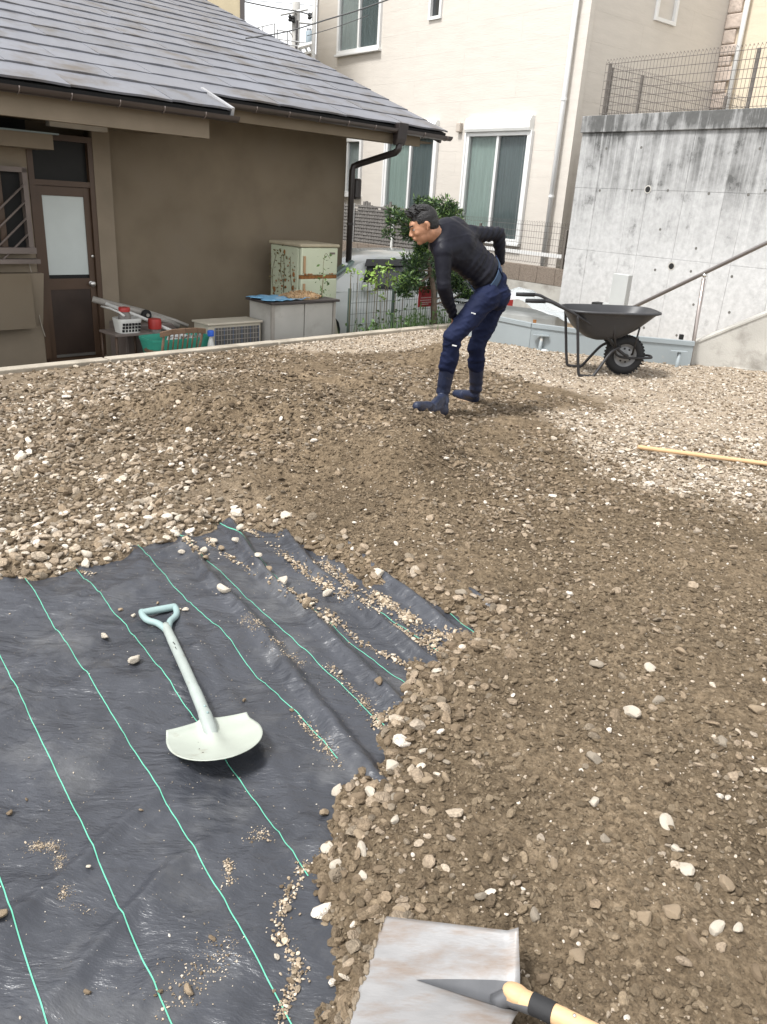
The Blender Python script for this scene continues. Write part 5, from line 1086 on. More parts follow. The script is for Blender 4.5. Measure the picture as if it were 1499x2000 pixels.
p0_, p1_ = at(572, 110, 23), at(613, 99, 23); MB().prism([np.array([p0_[0]-3, 23, -.75]), np.array([p1_[0], 23, -.75]), p1_, p0_+np.array([0, 0, 0]), at(540, 118, 23)], np.array([0, 3, 0])).build('wall', WS, fh)
MB().prism([at(575, 112, 22.9), at(614, 102, 22.9), at(614, 98, 22.9), at(575, 106, 22.9)], np.array([0, .3, 0])).build('parapet', WHITEM, fh); MB().tube([at(583, 94, 23.5), at(616, 84, 23.5)], .06, 6).build('parapet_rail', WHITEM, fh)
for x, y in ((586, 100), (597, 98), (606, 96)): MB().tube([at(x, y-6, 23.4), at(x+4, y+4, 23.4)], .03, 5).build('strut', RM, fh)
p2 = thing('terrace_block', at(520, 110, 27)*np.array([1, 1, 0])-EZ*.75, 'pale building under the far roof railing', 'building'); a = at(476, 78, 27); c = at(600, 110, 27)
MB().prism([np.array([a[0], 27, -.75]), np.array([c[0], 27, -.75]), at(600, 112, 27), at(540, 108, 27), at(476, 100, 27)], np.array([0, 4, 0])).build('wall', M('pale_wall', (.66, .66, .66), .8), p2)
WM = M('cable', (.05, .05, .05), .5)
for k, (pp, Yr, r, lab) in enumerate([([(440, -5), (530, 14), (580, 22), (612, 30)], 30, .022, 'dark overhead cable running to the utility pole crossarm'), ([(480, 75), (560, 62), (640, 38), (700, 20), (790, -12)], 13.2, .010, 'thin overhead service cable crossing the cream house upper window'), ([(470, 0), (560, 6), (640, 14)], 38, .012, 'faint high cable in the sky behind the utility pole'), ([(600, 70), (660, 52), (720, 30)], 14.5, .006, 'finer service cable below the other one over the cream house')]):
    q = MB().tube(spline([at(x, y, Yr) for x, y in pp], 6), r, 5).build('overhead_cable', WM, smooth=True, org=at(*pp[1], Yr)); tag(q, lab, 'cable')
# ------------------------------------------------------------------ wheelbarrow
WB0 = gt(1213, 731); WU = np.array([1, .03, 0]); WU /= np.linalg.norm(WU); WV = np.array([-WU[1], WU[0], 0])
def bp_(u, v, z): return WB0+WU*u+WV*v+EZ*z
wbw = thing('wheelbarrow', WB0, 'black single wheel wheelbarrow standing empty on the gravel', 'wheelbarrow')
def tray_ring(k, inset):
    # k 0 = rim, 1 = bottom
    prof = [(0.0, -.62, .34, .30, .632), (.10, -.605, .315, .285, .605), (.28, -.57, .245, .265, .545), (.5, -.51, .155, .24, .468), (.72, -.45, .08, .215, .42), (.9, -.38, .0, .19, .378), (1.0, -.30, -.07, .16, .36)]
    return prof
n = 32; vs = []
def tring(u0, u1, hw, z, ins=0, dz0=0, dz1=0):
    u0 = u0*.93-.09; u1 = u1*.93-.09
    out = []; cx_, hl = (u0+u1)/2, (u1-u0)/2-ins; hw = hw-ins
    for i in range(n):
        a = 2*math.pi*i/n; ca, sa = math.cos(a), math.sin(a); q = (abs(ca)**4+abs(sa)**4)**(-.25); out.append(bp_(cx_+hl*ca*q, hw*sa*q, z+dz0+(dz1-dz0)*(ca*q+1)/2))
    return out
pr = tray_ring(0, 0); rings = [tring(u0, u1, hw, z, 0, -.01, .012) for (_, u0, u1, hw, z) in pr]
inner = [tring(u0, u1, hw, z+.006, .006, -.01, .012) for (_, u0, u1, hw, z) in pr][::-1]
allr = rings[::-1]+inner[::-1]; vs = [p_ for r_ in allr for p_ in r_]; m = len(allr)
fs = [(i*n+k, i*n+(k+1) % n, (i+1)*n+(k+1) % n, (i+1)*n+k) for i in range(m-1) for k in range(n)]+[tuple(range(n-1, -1, -1)), tuple((m-1)*n+k for k in range(n))]
tray = MB().add(vs, fs).build('tray', TRAYM, wbw, smooth='auto')
rr_ = tring(-.635, .355, .312, .632, 0, -.01, .012); MB().tube(rr_+[rr_[0]], .013, 8, False).build('rim', TRAYM, tray, smooth=True)
for v in (-.27, .27):
    MB().tube(spline([bp_(-1.06, v*1.02, .70), bp_(-.90, v*1.02, .705), bp_(-.80, v*1.0, .67), bp_(-.62, v*.98, .595), bp_(-.3, v*.72, .42), bp_(-.13, v*.5, .28), bp_(-.02, v*.45, .21)], 5), .0155, 10).build('handle_bar', FRAMEM, wbw, smooth=True)
    MB().tube([bp_(-1.12, v*1.02, .698), bp_(-1.05, v*1.02, .70), bp_(-.93, v*1.02, .704)], [.019, .021, .02], 10).build('grip', RUBBER, wbw, smooth=True)
    MB().tube(spline([bp_(-.60, v*.97, .59), bp_(-.56, v*.97, .35), bp_(-.51, v*.95, .06), bp_(-.48, v*.95, .015), bp_(-.38, v*.92, .012), bp_(-.34, v*.9, .03), bp_(-.20, v*.7, .24), bp_(-.10, v*.55, .30)], 5), .0145, 9).build('leg', FRAMEM, wbw, smooth=True)
    MB().tube([bp_(-.24, v*.95, .56), bp_(-.20, v*.8, .42), bp_(-.15, v*.62, .29)], .011, 8).build('tray_strut', FRAMEM, wbw, smooth=True)
    MB().tube([bp_(.04, v*.75, .50), bp_(.05, v*.35, .22)], .009, 7).build('front_strut', FRAMEM, wbw, smooth=True)
    MB().tube(spline([bp_(-.16, v*.52, .30), bp_(-.12, v*.40, .22), bp_(-.04, v*.30, .185), bp_(.10, v*.28, .185), bp_(.24, v*.27, .195), bp_(.265, v*.15, .20), bp_(.27, 0, .20)], 5), .012, 8).build('wheel_guard', FRAMEM, wbw, smooth=True)
wc = bp_(0, 0, .198); tyre = []
for i in range(13): a = 2*math.pi*i/12; tyre.append((.148+.050*math.cos(a), .048*math.sin(a)))
whl = MB().lathe(wc, WV, [(r_, h_) for r_, h_ in tyre], 36).build('wheel', RUBBER, wbw, smooth=True)
b = MB()
for i in range(36):
    a = 2*math.pi*i/36
    for sgn in (-1, 1): c = wc+(WU*math.cos(a+sgn*.04)+EZ*math.sin(a+sgn*.04))*.192+WV*.018*sgn; b.box(c, (WU*math.cos(a)+EZ*math.sin(a), WU*-math.sin(a)+EZ*math.cos(a), WV), (-.004, -.009, -.014), (.009, .009, .014))
b.build('tread', RUBBER, whl)
MB().lathe(wc, WV, [(.02, -.045), (.05, -.03), (.085, -.012), (.108, -.030), (.114, -.034), (.114, .034), (.108, .030), (.085, .012), (.05, .03), (.02, .045)], 32).build('rim', RIM, whl, smooth='auto')
b = MB()
for i in range(8): a = 2*math.pi*i/8+.2; b.lathe(wc+(WU*math.cos(a)+EZ*math.sin(a))*.066-WV*.0235, -WV, [(.011, -.004), (.011, .002)], 8)
b.build('rim_hole', DARK, whl)
MB().lathe(wc, WV, [(.011, -.09), (.022, -.085), (.022, -.05), (.014, -.05), (.014, .05), (.022, .05), (.022, .085), (.011, .09)], 12).build('axle', FRAMEM, wbw, smooth='auto')

# ------------------------------------------------------------------ wooden pole on the gravel
pA = gt(1246, 873, .02); pB = gt(1499, 906, .02); d = pB-pA
pol = MB().tube([pA, pA+d*.5, pB, pB+d*.45], .0155, 12).build('wooden_pole', WOOD, smooth='auto', org=pA-EZ*.03); tag(pol, 'pale round wooden pole lying on the whitish gravel', 'pole')

# ------------------------------------------------------------------ mint scoop shovel on the fabric
SH0 = gz(310, 1190, .03); SH1 = gz(445, 1497, .05); sa = SH1-SH0; sa[2] = 0; SLn = np.linalg.norm(sa); sa /= SLn; sl_ = np.array([-sa[1], sa[0], 0])
SB = SH0*np.array([1, 1, 0])
def sp(a, l, z): q = SB+sa*a+sl_*l; return q+EZ*z
FZs = float(FZ(SB[0]+sa[0]*.4, SB[1]+sa[1]*.4))
shv = thing('scoop_shovel', sp(.5, 0, 0), 'mint green D handle scoop shovel lying on the black fabric', 'shovel')
MB().tube(spline([sp(.135, 0, .030), sp(.25, 0, .036), sp(.45, 0, .046), sp(.62, 0, .050), sp(.74, 0, .046), sp(.80, 0, .036), sp(.85, 0, .024)], 5), [.0165]*5+[.0175]*10+[.019]*5+[.021]*6+[.0195]*2+[.014, .012, .006], 14).build('shaft', MINT, shv, smooth=True)
hnd = MB().tube([sp(.004, -.062, .028), sp(.002, 0, .029), sp(-.002, .062, .028)], .0145, 14).build('grip', MINTH, shv, smooth='auto')
for sgn in (-1, 1): MB().tube(spline([sp(-.008, .062*sgn, .028), sp(.03, .063*sgn, .028), sp(.07, .052*sgn, .029), sp(.105, .024*sgn, .030), sp(.15, .008*sgn, .031), sp(.18, .003*sgn, .032)], 5), .0125, 10).build('yoke', MINTH, shv, smooth=True)
# blade: dished half-moon, lip raised at the tip
nu, nv = 30, 40; vs = []
def blade_hw(t):                                # half width along the length t 0..1
    return (.124+.014*math.sin(math.pi/2*min(1, t/.38)))*(1 if t < .38 else max(0.0, 1-((t-.38)/.62)**2.2)**.60)
BL0, BLL = .765, .245
for i in range(nu+1):
    t = i/nu; hw = max(blade_hw(t), .012)
    for j in range(nv+1):
        s_ = -1+2*j/nv; l = hw*s_; a = BL0+BLL*t
        ridge = .024*math.exp(-(l/(.016+.020*t))**2)*max(0, 1-t*1.15)**1.0
        dish = .022*(abs(l)/.133)**2.4*min(1, .45+t*1.6)
        z = .020+dish*(1-.35*t)+.070*max(0, t)**1.7+ridge+(.014*max(0, 1-t/.10)**2)
        vs.append(sp(a-.022*max(0, 1-abs(s_))*max(0, 1-t*1.6)**2, l, z))
W_ = nv+1; fs = [(i*W_+j, i*W_+j+1, (i+1)*W_+j+1, (i+1)*W_+j) for i in range(nu) for j in range(nv)]
bl = MB().add(vs, fs).build('blade', MINTB, shv, smooth=True); bl.modifiers.new('solid', 'SOLIDIFY').thickness = .0025

for t_ in (.72, .755): MB().sphere(sp(t_, .004, .066), .0042, 8).build('rivet', MINTH, shv, smooth=True)
for t_, w in ((.30, .020), (.335, .030), (.375, .022), (.40, .012)): MB().tube([sp(t_, -.006, .0565), sp(t_+w, -.003, .0575)], .0016, 5).build('black_marking', DARK, shv)
for k in range(16):
    l_, t_ = random.uniform(-.06, .06), random.uniform(.83, .95); MB().sphere(sp(t_, l_, .024+.070*((t_-BL0)/BLL)**1.7), random.uniform(.0012, .0026), 6).build('soil_speck', DARK, bl)
# ------------------------------------------------------------------ square shovel in the foreground
SQZ = zg(.2, 1.2)+.012; q0 = gz(752, 1803, SQZ+.03); q1 = gz(1008, 1838, SQZ+.05); qa = q1-q0; qa[2] = 0; QL = np.linalg.norm(qa); qa /= QL; ql = np.array([qa[1], -qa[0], 0])   # ql points to the camera
ql = (ql-qa*.12); ql /= np.linalg.norm(ql); QB = q0*np.array([1, 1, 0]); BW = .27
def sq(a, l, z): return QB+qa*a+ql*l+EZ*(z+SQZ)
sqs = thing('square_shovel', sq(.2, .12, .03), 'worn steel square shovel with wooden handle lying on the soil', 'shovel')
STEELW = M('worn_blade_steel', (.27, .265, .262), .48, metal=.3, var=.14, scale=9, stretch=(1.2, 4, 1), bump=.08, bscale=60, col2=(.21, .155, .115), c2lo=.45, c2hi=.72, c2scale=6, spec=.5)
nu, nv = 40, 34; vs = []
for i in range(nu+1):
    t = i/nu
    for j in range(nv+1):
        s_ = -1+2*j/nv; wv = BW*(1-.03*t); l = BW/2+wv/2*s_; a = QL*t
        wav = .004*vn(np.array(j*.55), np.array(0.0), 91) if t < .02 else 0
        z = .028+.020*abs(s_)**2.6*(.25+.75*t)+.016*t
        tr2 = max(0, (t-.32)/.68); z += .018-.026*tr2**1.1*math.exp(-((l-BW/2)/(.008+.026*tr2))**2)
        notch = (1-abs(s_))**1.0*.028*max(0, (t-.9)/.1)
        vs.append(sq(a+float(wav)*1.5+notch, l, z+.012*max(0, (t-.93)/.07)*abs(s_)))
W_ = nv+1; fs = [(i*W_+j, i*W_+j+1, (i+1)*W_+j+1, (i+1)*W_+j) for i in range(nu) for j in range(nv)]
bl2 = MB().add(vs, fs).build('blade', STEELW, sqs, smooth=True); bl2.modifiers.new('solid', 'SOLIDIFY').thickness = .0025
lip = MB()
for j in range(34): s_ = random.random(); lip.sphere(sq(-.002+random.uniform(-.002, .003), BW*s_, .046+.005*abs(2*s_-1)**2.6), (random.uniform(.002, .006), random.uniform(.003, .014), random.uniform(.002, .004)), 8)
lip.build('caked_soil', M('caked_soil', (.19, .15, .105), .95, bump=.6, bscale=150), bl2, smooth=True)
hc = BW/2
hk = lambda t, z: sq(QL*1.02+t*.91, hc+t*.41, z)
gp = [sq(QL*.90, hc, .036), sq(QL*.96, hc, .042), hk(.0, .060), hk(.06, .078)]
DSOCK = M('dark_socket_groove_shade', (.11, .112, .118), .42, metal=.5, var=.3, scale=12)
MB().tube(gp, [.012, .017, .020, .0195], 16).build('socket', DSOCK, sqs, smooth=True)
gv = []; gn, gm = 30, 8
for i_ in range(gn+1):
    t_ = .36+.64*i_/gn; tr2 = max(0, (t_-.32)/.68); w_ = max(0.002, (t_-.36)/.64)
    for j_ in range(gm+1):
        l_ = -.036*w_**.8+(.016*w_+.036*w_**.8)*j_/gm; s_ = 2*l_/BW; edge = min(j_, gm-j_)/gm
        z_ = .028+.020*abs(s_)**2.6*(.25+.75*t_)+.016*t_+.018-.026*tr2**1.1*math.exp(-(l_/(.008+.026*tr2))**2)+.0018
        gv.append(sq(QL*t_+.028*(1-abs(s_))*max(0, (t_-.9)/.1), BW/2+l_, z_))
MB().add(gv, [(i_*(gm+1)+j_, i_*(gm+1)+j_+1, (i_+1)*(gm+1)+j_+1, (i_+1)*(gm+1)+j_) for i_ in range(gn) for j_ in range(gm)]).build('groove_shade', DSOCK, bl2, smooth=True)  # dark wedge just above the blade: shade of the pressed groove put in as colour
MB().sphere(hk(.012, .076), (.030, .019, .016), 16, (qa*.91+ql*.41, ql*.91-qa*.41, EZ)).build('wood_plug', WOOD, sqs, smooth=True)
MB().tube(spline([hk(.0, .068), hk(.15, .094), hk(.4, .13), hk(.85, .17)], 5), .0185, 14).build('wooden_handle', WOOD, sqs, smooth=True)
MB().tube(spline([hk(.046, .0765), hk(.065, .080), hk(.092, .0848)], 3), .0205, 14).build('black_tape', RUBBER, sqs, smooth='auto')
MB().sphere(hk(.13, .110), .004, 8).build('rivet', STEELB, sqs, smooth=True)

# ------------------------------------------------------------------ worker
def caps(b, p0, r0, p1, r1, n=14):
    r0 *= .95; r1 *= .95
    p0, p1 = np.array(p0, float), np.array(p1, float); d = p1-p0; L_ = np.linalg.norm(d); d = d/(L_+1e-9)
    prof = []
    for i in range(5): a = math.pi/2*(i/4); prof.append((max(r0*math.sin(a), 1e-4), -r0*math.cos(a)))
    for i in range(5): a = math.pi/2*(i/4); prof.append((max(r1*math.cos(a), 1e-4), L_+r1*math.sin(a)))
    b.lathe(p0, d, prof, n)
def remesh(b, name, mat, parent, vox=.008, it=6, fold=None, sub=0):
    og = ORG[parent.name]; me = bpy.data.meshes.new(name); me.from_pydata((np.array(b.v)-og).tolist(), [], b.f); me.validate()
    bm = bmesh.new(); bm.from_mesh(me); bmesh.ops.recalc_face_normals(bm, faces=bm.faces); bm.to_mesh(me); bm.free()
    t = bpy.data.objects.new('tmp', me); COL.objects.link(t); m = t.modifiers.new('r', 'REMESH'); m.mode = 'VOXEL'; m.voxel_size = vox
    m = t.modifiers.new('s', 'SMOOTH'); m.factor = .5; m.iterations = it
    bpy.context.view_layer.update(); dg = bpy.context.evaluated_depsgraph_get(); me2 = bpy.data.meshes.new_from_object(t.evaluated_get(dg)); bpy.data.objects.remove(t)
    me2.name = name; me2.materials.clear()
    if fold:
        nv_ = len(me2.vertices); co = np.empty(nv_*3, np.float32); me2.vertices.foreach_get('co', co); no = np.empty(nv_*3, np.float32); me2.vertices.foreach_get('normal', no)
        co = co.reshape(-1, 3).astype(float); no = no.reshape(-1, 3); co = co+no*fold(co+og)[:, None]; me2.vertices.foreach_set('co', co.astype(np.float32).ravel()); me2.update()
    me2.polygons.foreach_set('use_smooth', [True]*len(me2.polygons))
    return link_mesh(name, me2, mat, parent)
wl = gt(860, 806); worker = thing('person', np.array([wl[0], wl[1], zg(wl[0], wl[1])]), 'dark haired person in black shirt and navy work trousers bending over the soil', 'person')
YB = wl[1]-5.98                                 # shift of the whole figure in depth
def J(x, y, Y): return at(x, y, Y+YB)
SKIN = M('skin', (.36, .18, .105), .55, var=.08, scale=10, bump=.08, bscale=60, spec=.4); HAIR = M('black_hair', (.010, .009, .009), .5, var=.3, scale=60, bump=.7, bscale=140, bdist=.01)
SHIRT = M('black_shirt', (.008, .0082, .013), .5, var=.18, scale=8, bump=.25, bscale=26, spec=.16, bdist=.01); NAVY = M('navy_trousers', (.0085, .0125, .036), .75, var=.22, scale=10, bump=.3, bscale=24, spec=.14, bdist=.012)
BELT = M('blue_belt', (.022, .045, .085), .7, var=.2, scale=20); BOOT = M('navy_rubber_boot', (.015, .021, .046), .5, var=.3, scale=14, bump=.3, bscale=30, col2=(.09, .085, .085), c2lo=.6, c2hi=.75, c2scale=12)
SOLE = M('tan_sole', (.33, .23, .15), .7); EYEW = M('eye_white', (.6, .57, .54), .3)
LS, RS = J(866, 492, 5.86), J(921, 458, 6.14)   # shoulders
LE, LWr = J(867, 560, 5.82), J(887, 620, 5.97); REl, RWr = J(975, 456, 6.30), J(978, 512, 6.33)
NK = J(856, 456, 5.93); PEL = J(961, 563, 6.14); WST = J(944, 528, 6.10); CHS = J(900, 480, 6.0); UPB = J(893, 455, 6.0)
LH, RH = J(950, 580, 6.03), J(973, 577, 6.26); LK, RK = J(885, 657, 5.87), J(932, 676, 6.24); LA, RA = J(866, 765, 5.99), J(930, 758, 6.43)
lat = (RS-LS)/np.linalg.norm(RS-LS); spine = (NK-WST)/np.linalg.norm(NK-WST)
# torso cross axis and back normal
latp = lat-spine*np.dot(lat, spine); latp /= np.linalg.norm(latp); bk = np.cross(latp, spine); bk = bk if bk[2] > 0 else -bk
TAX = (latp, bk, spine)
# head frame: looking left and down
HF = np.array([-.86, -.10, -.42]); HF /= np.linalg.norm(HF); HU = np.array([-.40, -.02, .90]); HU -= HF*np.dot(HU, HF); HU /= np.linalg.norm(HU); HLt = np.cross(HU, HF)
HC = J(829, 442, 5.88)
HK = 1.0
def hd(f, u, l): return HC+(HF*f+HU*u+HLt*l)*HK
HX = (HF, HLt, HU)
def head_shape(b):
    b.sphere(hd(-.014, .034, 0), (.100, .077, .092), 24, HX); b.sphere(hd(.026, -.005, 0), (.078, .067, .082), 22, HX); b.sphere(hd(.034, -.050, 0), (.062, .056, .062), 20, HX)
    b.sphere(hd(.066, -.092, 0), (.028, .026, .022), 14, HX); b.sphere(hd(.070, .040, 0), (.032, .052, .034), 16, HX)
    caps(b, hd(.096, .020, 0), .0095, hd(.120, -.020, 0), .0115); b.sphere(hd(.112, -.026, .011), .0095, 10); b.sphere(hd(.112, -.026, -.011), .0095, 10)
    caps(b, hd(.090, .028, .038), .009, hd(.098, .029, .0), .010); caps(b, hd(.090, .028, -.038), .009, hd(.098, .029, .0), .010)
    b.sphere(hd(.086, -.056, 0), (.022, .024, .022), 14, HX); caps(b, hd(.100, -.051, .016), .0065, hd(.108, -.049, 0), .0085); caps(b, hd(.100, -.051, -.016), .0065, hd(.108, -.049, 0), .0085); caps(b, hd(.098, -.065, .014), .0075, hd(.098, -.065, -.014), .0075)
    for s_ in (-1, 1):
        b.sphere(hd(.060, -.022, .040*s_), (.030, .022, .026), 14, HX)
        caps(b, hd(-.012, .024, .078*s_), .0095, hd(-.020, .000, .080*s_), .0105); caps(b, hd(-.020, .000, .080*s_), .0105, hd(-.008, -.028, .074*s_), .008); caps(b, hd(-.026, .020, .086*s_), .006, hd(-.030, -.008, .085*s_), .006); caps(b, hd(-.012, .024, .078*s_), .0085, hd(-.026, .020, .086*s_), .006)
def shrink(b, k=.90): b.v = [tuple(HC+(np.array(q)-HC)*k) for q in b.v]
b = MB(); head_shape(b); shrink(b)
caps(b, hd(-.035, -.05, 0), .058, NK+spine*.0, .064); caps(b, hd(-.02, -.06, 0), .052, NK-bk*.03-spine*.06, .066)
for (a, ra, c, rc) in ((LS, .048, LE, .040), (LE, .040, LWr, .026), (RS, .048, REl, .040), (REl, .040, RWr, .027), (LH, .075, LK, .055), (LK, .055, LA, .038), (RH, .075, RK, .055), (RK, .055, RA, .038), (NK, .055, CHS-bk*.03, .06), (CHS-bk*.03, .06, WST, .06), (WST, .06, PEL, .08), (PEL, .08, LH, .07), (PEL, .08, RH, .07), (LS, .045, CHS-bk*.03, .05), (RS, .045, CHS-bk*.03, .05)): caps(b, a, ra, c, rc)
def hand(b, wr, fdir, pn, curl, sgn):
    fdir = fdir/np.linalg.norm(fdir); pn = pn-fdir*np.dot(pn, fdir); pn /= np.linalg.norm(pn); sd_ = np.cross(fdir, pn)*sgn
    b.sphere(wr+fdir*.055, (.042, .050, .017), 14, (sd_, fdir, pn))
    for k, (o_, L_) in enumerate(((-.030, .072), (-.010, .082), (.010, .077), (.029, .060))):
        p0 = wr+fdir*.095+sd_*o_; p1 = p0+(fdir*math.cos(curl)-pn*math.sin(curl))*L_*.5; p2 = p1+(fdir*math.cos(2.1*curl)-pn*math.sin(2.1*curl))*L_*.5; caps(b, p0-fdir*.02, .0095, p1, .0088, 10); caps(b, p1, .0088, p2, .0075, 10)
    t0 = wr+fdir*.03-sd_*.036; t1 = t0+(fdir*.55-sd_*.75-pn*.2)*.045; t2 = t1+(fdir*.9-sd_*.2-pn*.3)*.035; caps(b, t0, .013, t1, .0105, 10); caps(b, t1, .0105, t2, .009, 10)
hand(b, LWr, (LWr-LE)+np.array([.02, .04, 0]), np.array([.3, -.9, 0]), .35, 1); hand(b, RWr, (RWr-REl)*.8+np.array([-.05, -.06, -.02]), np.array([.8, -.3, .1]), .4, -1)
body_o = remesh(b, 'body', SKIN, worker, .0050, 4)
HK = .90
# eyes, brows
for s_ in (-1, 1):
    MB().sphere(hd(.0795, .010, .033*s_), (.0115, .0115, .0115), 12).build('eye', EYEW, worker, smooth=True); MB().sphere(hd(.0885, .008, .033*s_), (.0068, .0068, .0068), 10).build('iris', DARK, worker, smooth=True)
    b = MB(); caps(b, hd(.1035, .036, .012*s_), .0052, hd(.086, .039, .052*s_), .0045, 8); b.build('eyebrow', HAIR, worker, smooth=True); b = MB(); caps(b, hd(.094, .017, .020*s_), .0036, hd(.084, .015, .047*s_), .0034, 8); b.build('eyelid', SKIN, worker, smooth=True)
b = MB(); caps(b, hd(.104, -.058, .013), .0026, hd(.107, -.057, 0), .0028, 6); caps(b, hd(.107, -.057, 0), .0028, hd(.104, -.058, -.013), .0026, 6); b.build('lips', M('lips', (.25, .10, .08), .5), worker, smooth=True)
# hair: short faded sides, textured top
HK = 1.0; b = MB(); b.sphere(hd(-.020, .052, 0), (.103, .083, .096), 20, HX); b.sphere(hd(-.052, .010, 0), (.064, .073, .088), 16, HX)
rgh = np.random.default_rng(12)
for k in range(260):
    f_, l_ = rgh.uniform(-.085, .085), rgh.uniform(-.066, .066)
    if (f_/.095)**2+(l_/.075)**2 > 1: continue
    u_ = .045+.098*math.sqrt(max(0, 1-(f_/.108)**2-(l_/.09)**2)); r_ = rgh.uniform(.0055, .0095)
    p0 = hd(f_-.01, u_, l_); p1 = hd(f_+.012+rgh.normal(0, .010), u_+.012+.010*(f_ > .0)+rgh.uniform(0, .010), l_*1.04+rgh.normal(0, .008)); caps(b, p0, r_, p1, r_*.45, 8)
shrink(b); hr_ = remesh(b, 'hair', HAIR, worker, .0036, 1)
# trim the hair below the hairline: keep it behind the face plane
bm = bmesh.new(); bm.from_mesh(hr_.data); og = ORG[worker.name]
dl = []
for f in bm.faces:
    q = np.array(f.calc_center_median())+og-HC; q = q/.90; ff, uu, ll = q@HF, q@HU, q@HLt
    if ff > .045 and uu < .062: dl.append(f)
    elif ff > -.03 and uu < .028: dl.append(f)
    elif uu < -.062: dl.append(f)
bmesh.ops.delete(bm, geom=dl, context='FACES'); bm.to_mesh(hr_.data); bm.free()
# shirt
def sfold(P):
    t = (P-WST)@spine; w = np.exp(-((t-.02)/.16)**2); return .004*w*np.sin(t*150+5*((P-WST)@latp)*4+2*vn(P[:, 0]*14, P[:, 2]*14, 5))+.016*np.maximum(0, .16-np.abs(vn(P[:, 0]*9+P[:, 2]*14, P[:, 2]*12-P[:, 0]*9+P[:, 1]*8, 79)))+.006*fbm(P[:, 0]*9+P[:, 1]*4, P[:, 2]*9, 77, 3)*.6
b = MB()
b.sphere((NK+CHS)/2-spine*.03-bk*.02, (.185, .115, .17), 20, TAX); b.sphere(CHS-bk*.03, (.172, .122, .19), 20, TAX); b.sphere(UPB-spine*.03-bk*.045, (.17, .09, .13), 18, TAX)
b.sphere((CHS+WST)/2-bk*.015, (.155, .112, .17), 18, TAX); b.sphere(WST, (.150, .108, .15), 18, TAX); b.sphere(WST*.55+PEL*.45, (.152, .112, .10), 16, TAX)
caps(b, NK, .066, CHS, .10); caps(b, NK+spine*.012+bk*.002, .064, NK-spine*.05, .085)
caps(b, NK-spine*.05, .07, LS, .074); caps(b, NK-spine*.05, .07, RS, .072); caps(b, CHS, .11, LS, .068); caps(b, CHS, .11, RS, .066)
def limb(b, a, c, ra, rm, rc, f=.4): mp = a+(c-a)*f; caps(b, a, ra, mp, rm); caps(b, mp, rm, c, rc)
limb(b, LS, LE, .068, .062, .050); limb(b, LE, LWr-(LWr-LE)*.06, .050, .049, .034); limb(b, RS, REl, .066, .058, .049); limb(b, REl, RWr-(RWr-REl)*.05, .049, .048, .035)
remesh(b, 'shirt', SHIRT, worker, .0085, 6, sfold)
# trousers with side pocket trims
def tfold(P):
    n1 = fbm(P[:, 0]*7+P[:, 2]*5, P[:, 2]*13-P[:, 0]*6, 33, 3); rg_ = np.abs(vn(P[:, 0]*6+P[:, 2]*9, P[:, 2]*20-P[:, 0]*9, 37)); r2 = np.abs(vn(P[:, 0]*4+P[:, 2]*16+P[:, 1]*3, P[:, 2]*30+P[:, 0]*20, 39)); return .022*n1*.6+.030*np.maximum(0, .22-rg_)+.022*np.maximum(0, .15-r2)-.006
b = MB(); PAX = (np.array([.75, .6, .0]), np.array([-.6, .75, 0]), EZ)
b.sphere(PEL+EZ*.0, (.148, .122, .12), 20, TAX); b.sphere(PEL+np.array([.030, -.02, -.05]), (.112, .122, .11), 18); caps(b, WST*.42+PEL*.58, .112, PEL, .122)
limb(b, LH+np.array([.01, 0, .0]), LK, .108, .090, .074, .45); limb(b, LK, LA+(LK-LA)*.42, .074, .070, .064, .5); limb(b, RH, RK, .104, .086, .070, .45); limb(b, RK, RA+(RK-RA)*.52, .074, .072, .062, .5)
caps(b, LA+(LK-LA)*.46, .070, LA+(LK-LA)*.62, .080); caps(b, RA+(RK-RA)*.56, .068, RA+(RK-RA)*.66, .074)
trs = remesh(b, 'trousers', NAVY, worker, .0085, 5, tfold)
# belt at the waist
bc = WST*.40+PEL*.60; ring = []
up_ = (WST-PEL)/np.linalg.norm(WST-PEL)
for hgt in (.018, .062):
    for i in range(40): a = 2*math.pi*i/40; ring.append(bc+up_*hgt+latp*math.cos(a)*.158+np.cross(up_, latp)*math.sin(a)*.125)
for hgt in (.018, .062):
    for i in range(40): a = 2*math.pi*i/40; ring.append(bc+up_*hgt+latp*math.cos(a)*.148+np.cross(up_, latp)*math.sin(a)*.115)
n = 40; fs = [(k, (k+1) % n, n+(k+1) % n, n+k) for k in range(n)]+[(2*n+k, 3*n+k, 3*n+(k+1) % n, 2*n+(k+1) % n) for k in range(n)]+[(n+k, n+(k+1) % n, 3*n+(k+1) % n, 3*n+k) for k in range(n)]+[(k, 2*n+k, 2*n+(k+1) % n, (k+1) % n) for k in range(n)]
blt = MB().add(ring, fs).build('belt', BELT, worker, smooth='auto')
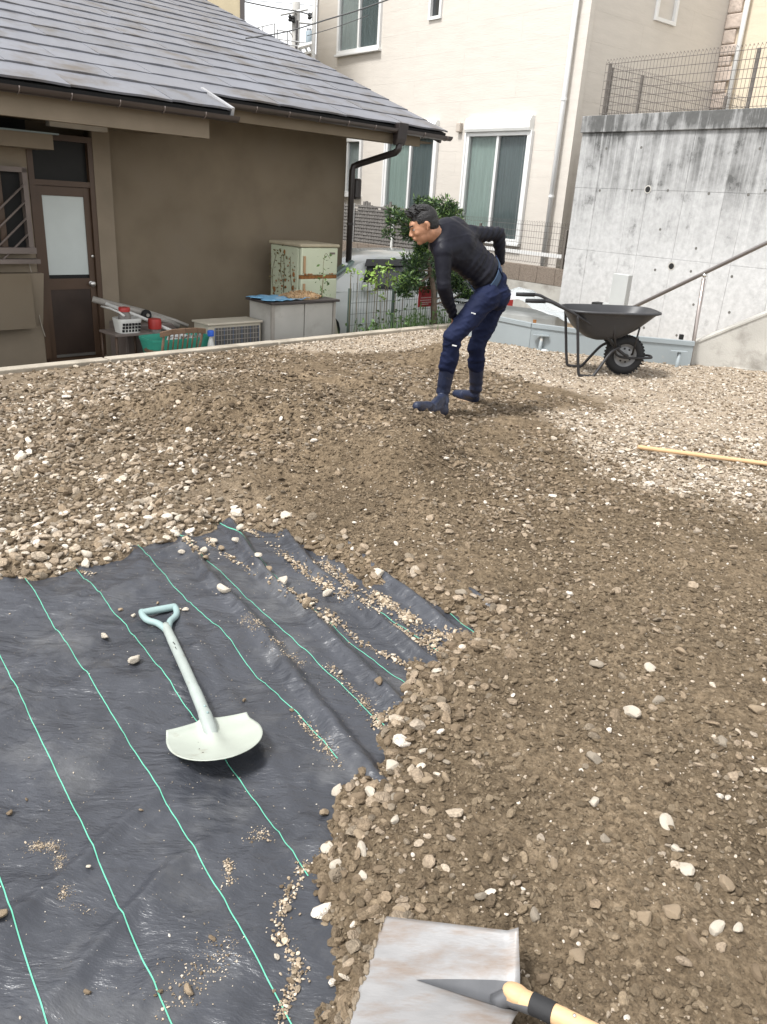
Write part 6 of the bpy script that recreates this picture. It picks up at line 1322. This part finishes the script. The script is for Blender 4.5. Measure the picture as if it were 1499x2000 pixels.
for i in range(0, 40, 6): a = 2*math.pi*i/40; c = bc+latp*math.cos(a)*.160+np.cross(up_, latp)*math.sin(a)*.127; MB().tube([c+up_*.008, c+up_*.072], .006, 6).build('belt_loop', NAVY, blt, smooth=True)
# boots
def boot(A, toe_px, heel_px, K, Yt, Yh, nm):
    toe = gt(*toe_px, .02); heel = gt(*heel_px, .02); zt = zg(toe[0], toe[1])+.035; zh = zg(heel[0], heel[1])+.035; toe[2] = zt; heel[2] = zh
    b = MB(); f = toe-heel; L_ = np.linalg.norm(f); f /= L_; sd_ = np.cross(f, EZ); A2 = A.copy()
    caps(b, K+(A-K)*.35, .064, A, .054); caps(b, A, .048, heel+EZ*.015+f*.035, .042); caps(b, A-EZ*.05+f*.015, .044, heel+f*L_*.45+EZ*.012, .040)
    caps(b, heel+f*.03, .044, heel+f*L_*.62+sd_*.012, .048); caps(b, heel+f*L_*.60+sd_*.006, .048, toe-f*.03+EZ*.0, .034)
    o = remesh(b, 'boot', BOOT, worker, .006, 4, lambda P: .004*np.sin(P[:, 2]*95+3*vn(P[:, 0]*12, P[:, 1]*12, 4))*np.exp(-((P[:, 2]-zh-.10)/.07)**2))
    s = MB(); out = []
    for i in range(26):
        a = 2*math.pi*i/26; ca, sa = math.cos(a), math.sin(a); wv = .040 if ca > 0 else .036; c = heel+f*(L_*.5+(L_*.5+.012)*ca)+sd_*wv*sa*(1-.15*ca); z = zh+(zt-zh)*(ca+1)/2-.046; out.append(np.array([c[0], c[1], z]))
    s.prism(out, EZ*.016).build('sole', SOLE, o, bevel=.004)
boot(LA, (812, 798), (868, 806), LK, 0, 0, 'l'); boot(RA, (886, 771), (932, 782), RK, 0, 0, 'r')
# small white tabs on the trouser leg
for (x, y, Y) in ((925, 612, 5.88), (888, 675, 5.79)):
    p_ = J(x, y, Y); 
    d_ = ray(x, y); d_ = d_/np.linalg.norm(d_)
    MB().box(p_, (np.array([.98, 0, -.15]), np.array([0, 1, 0]), np.array([.15, 0, .98])), (-.016, -.004, -.004), (.016, .004, .004)).build('white_tab', WHITEP, trs)
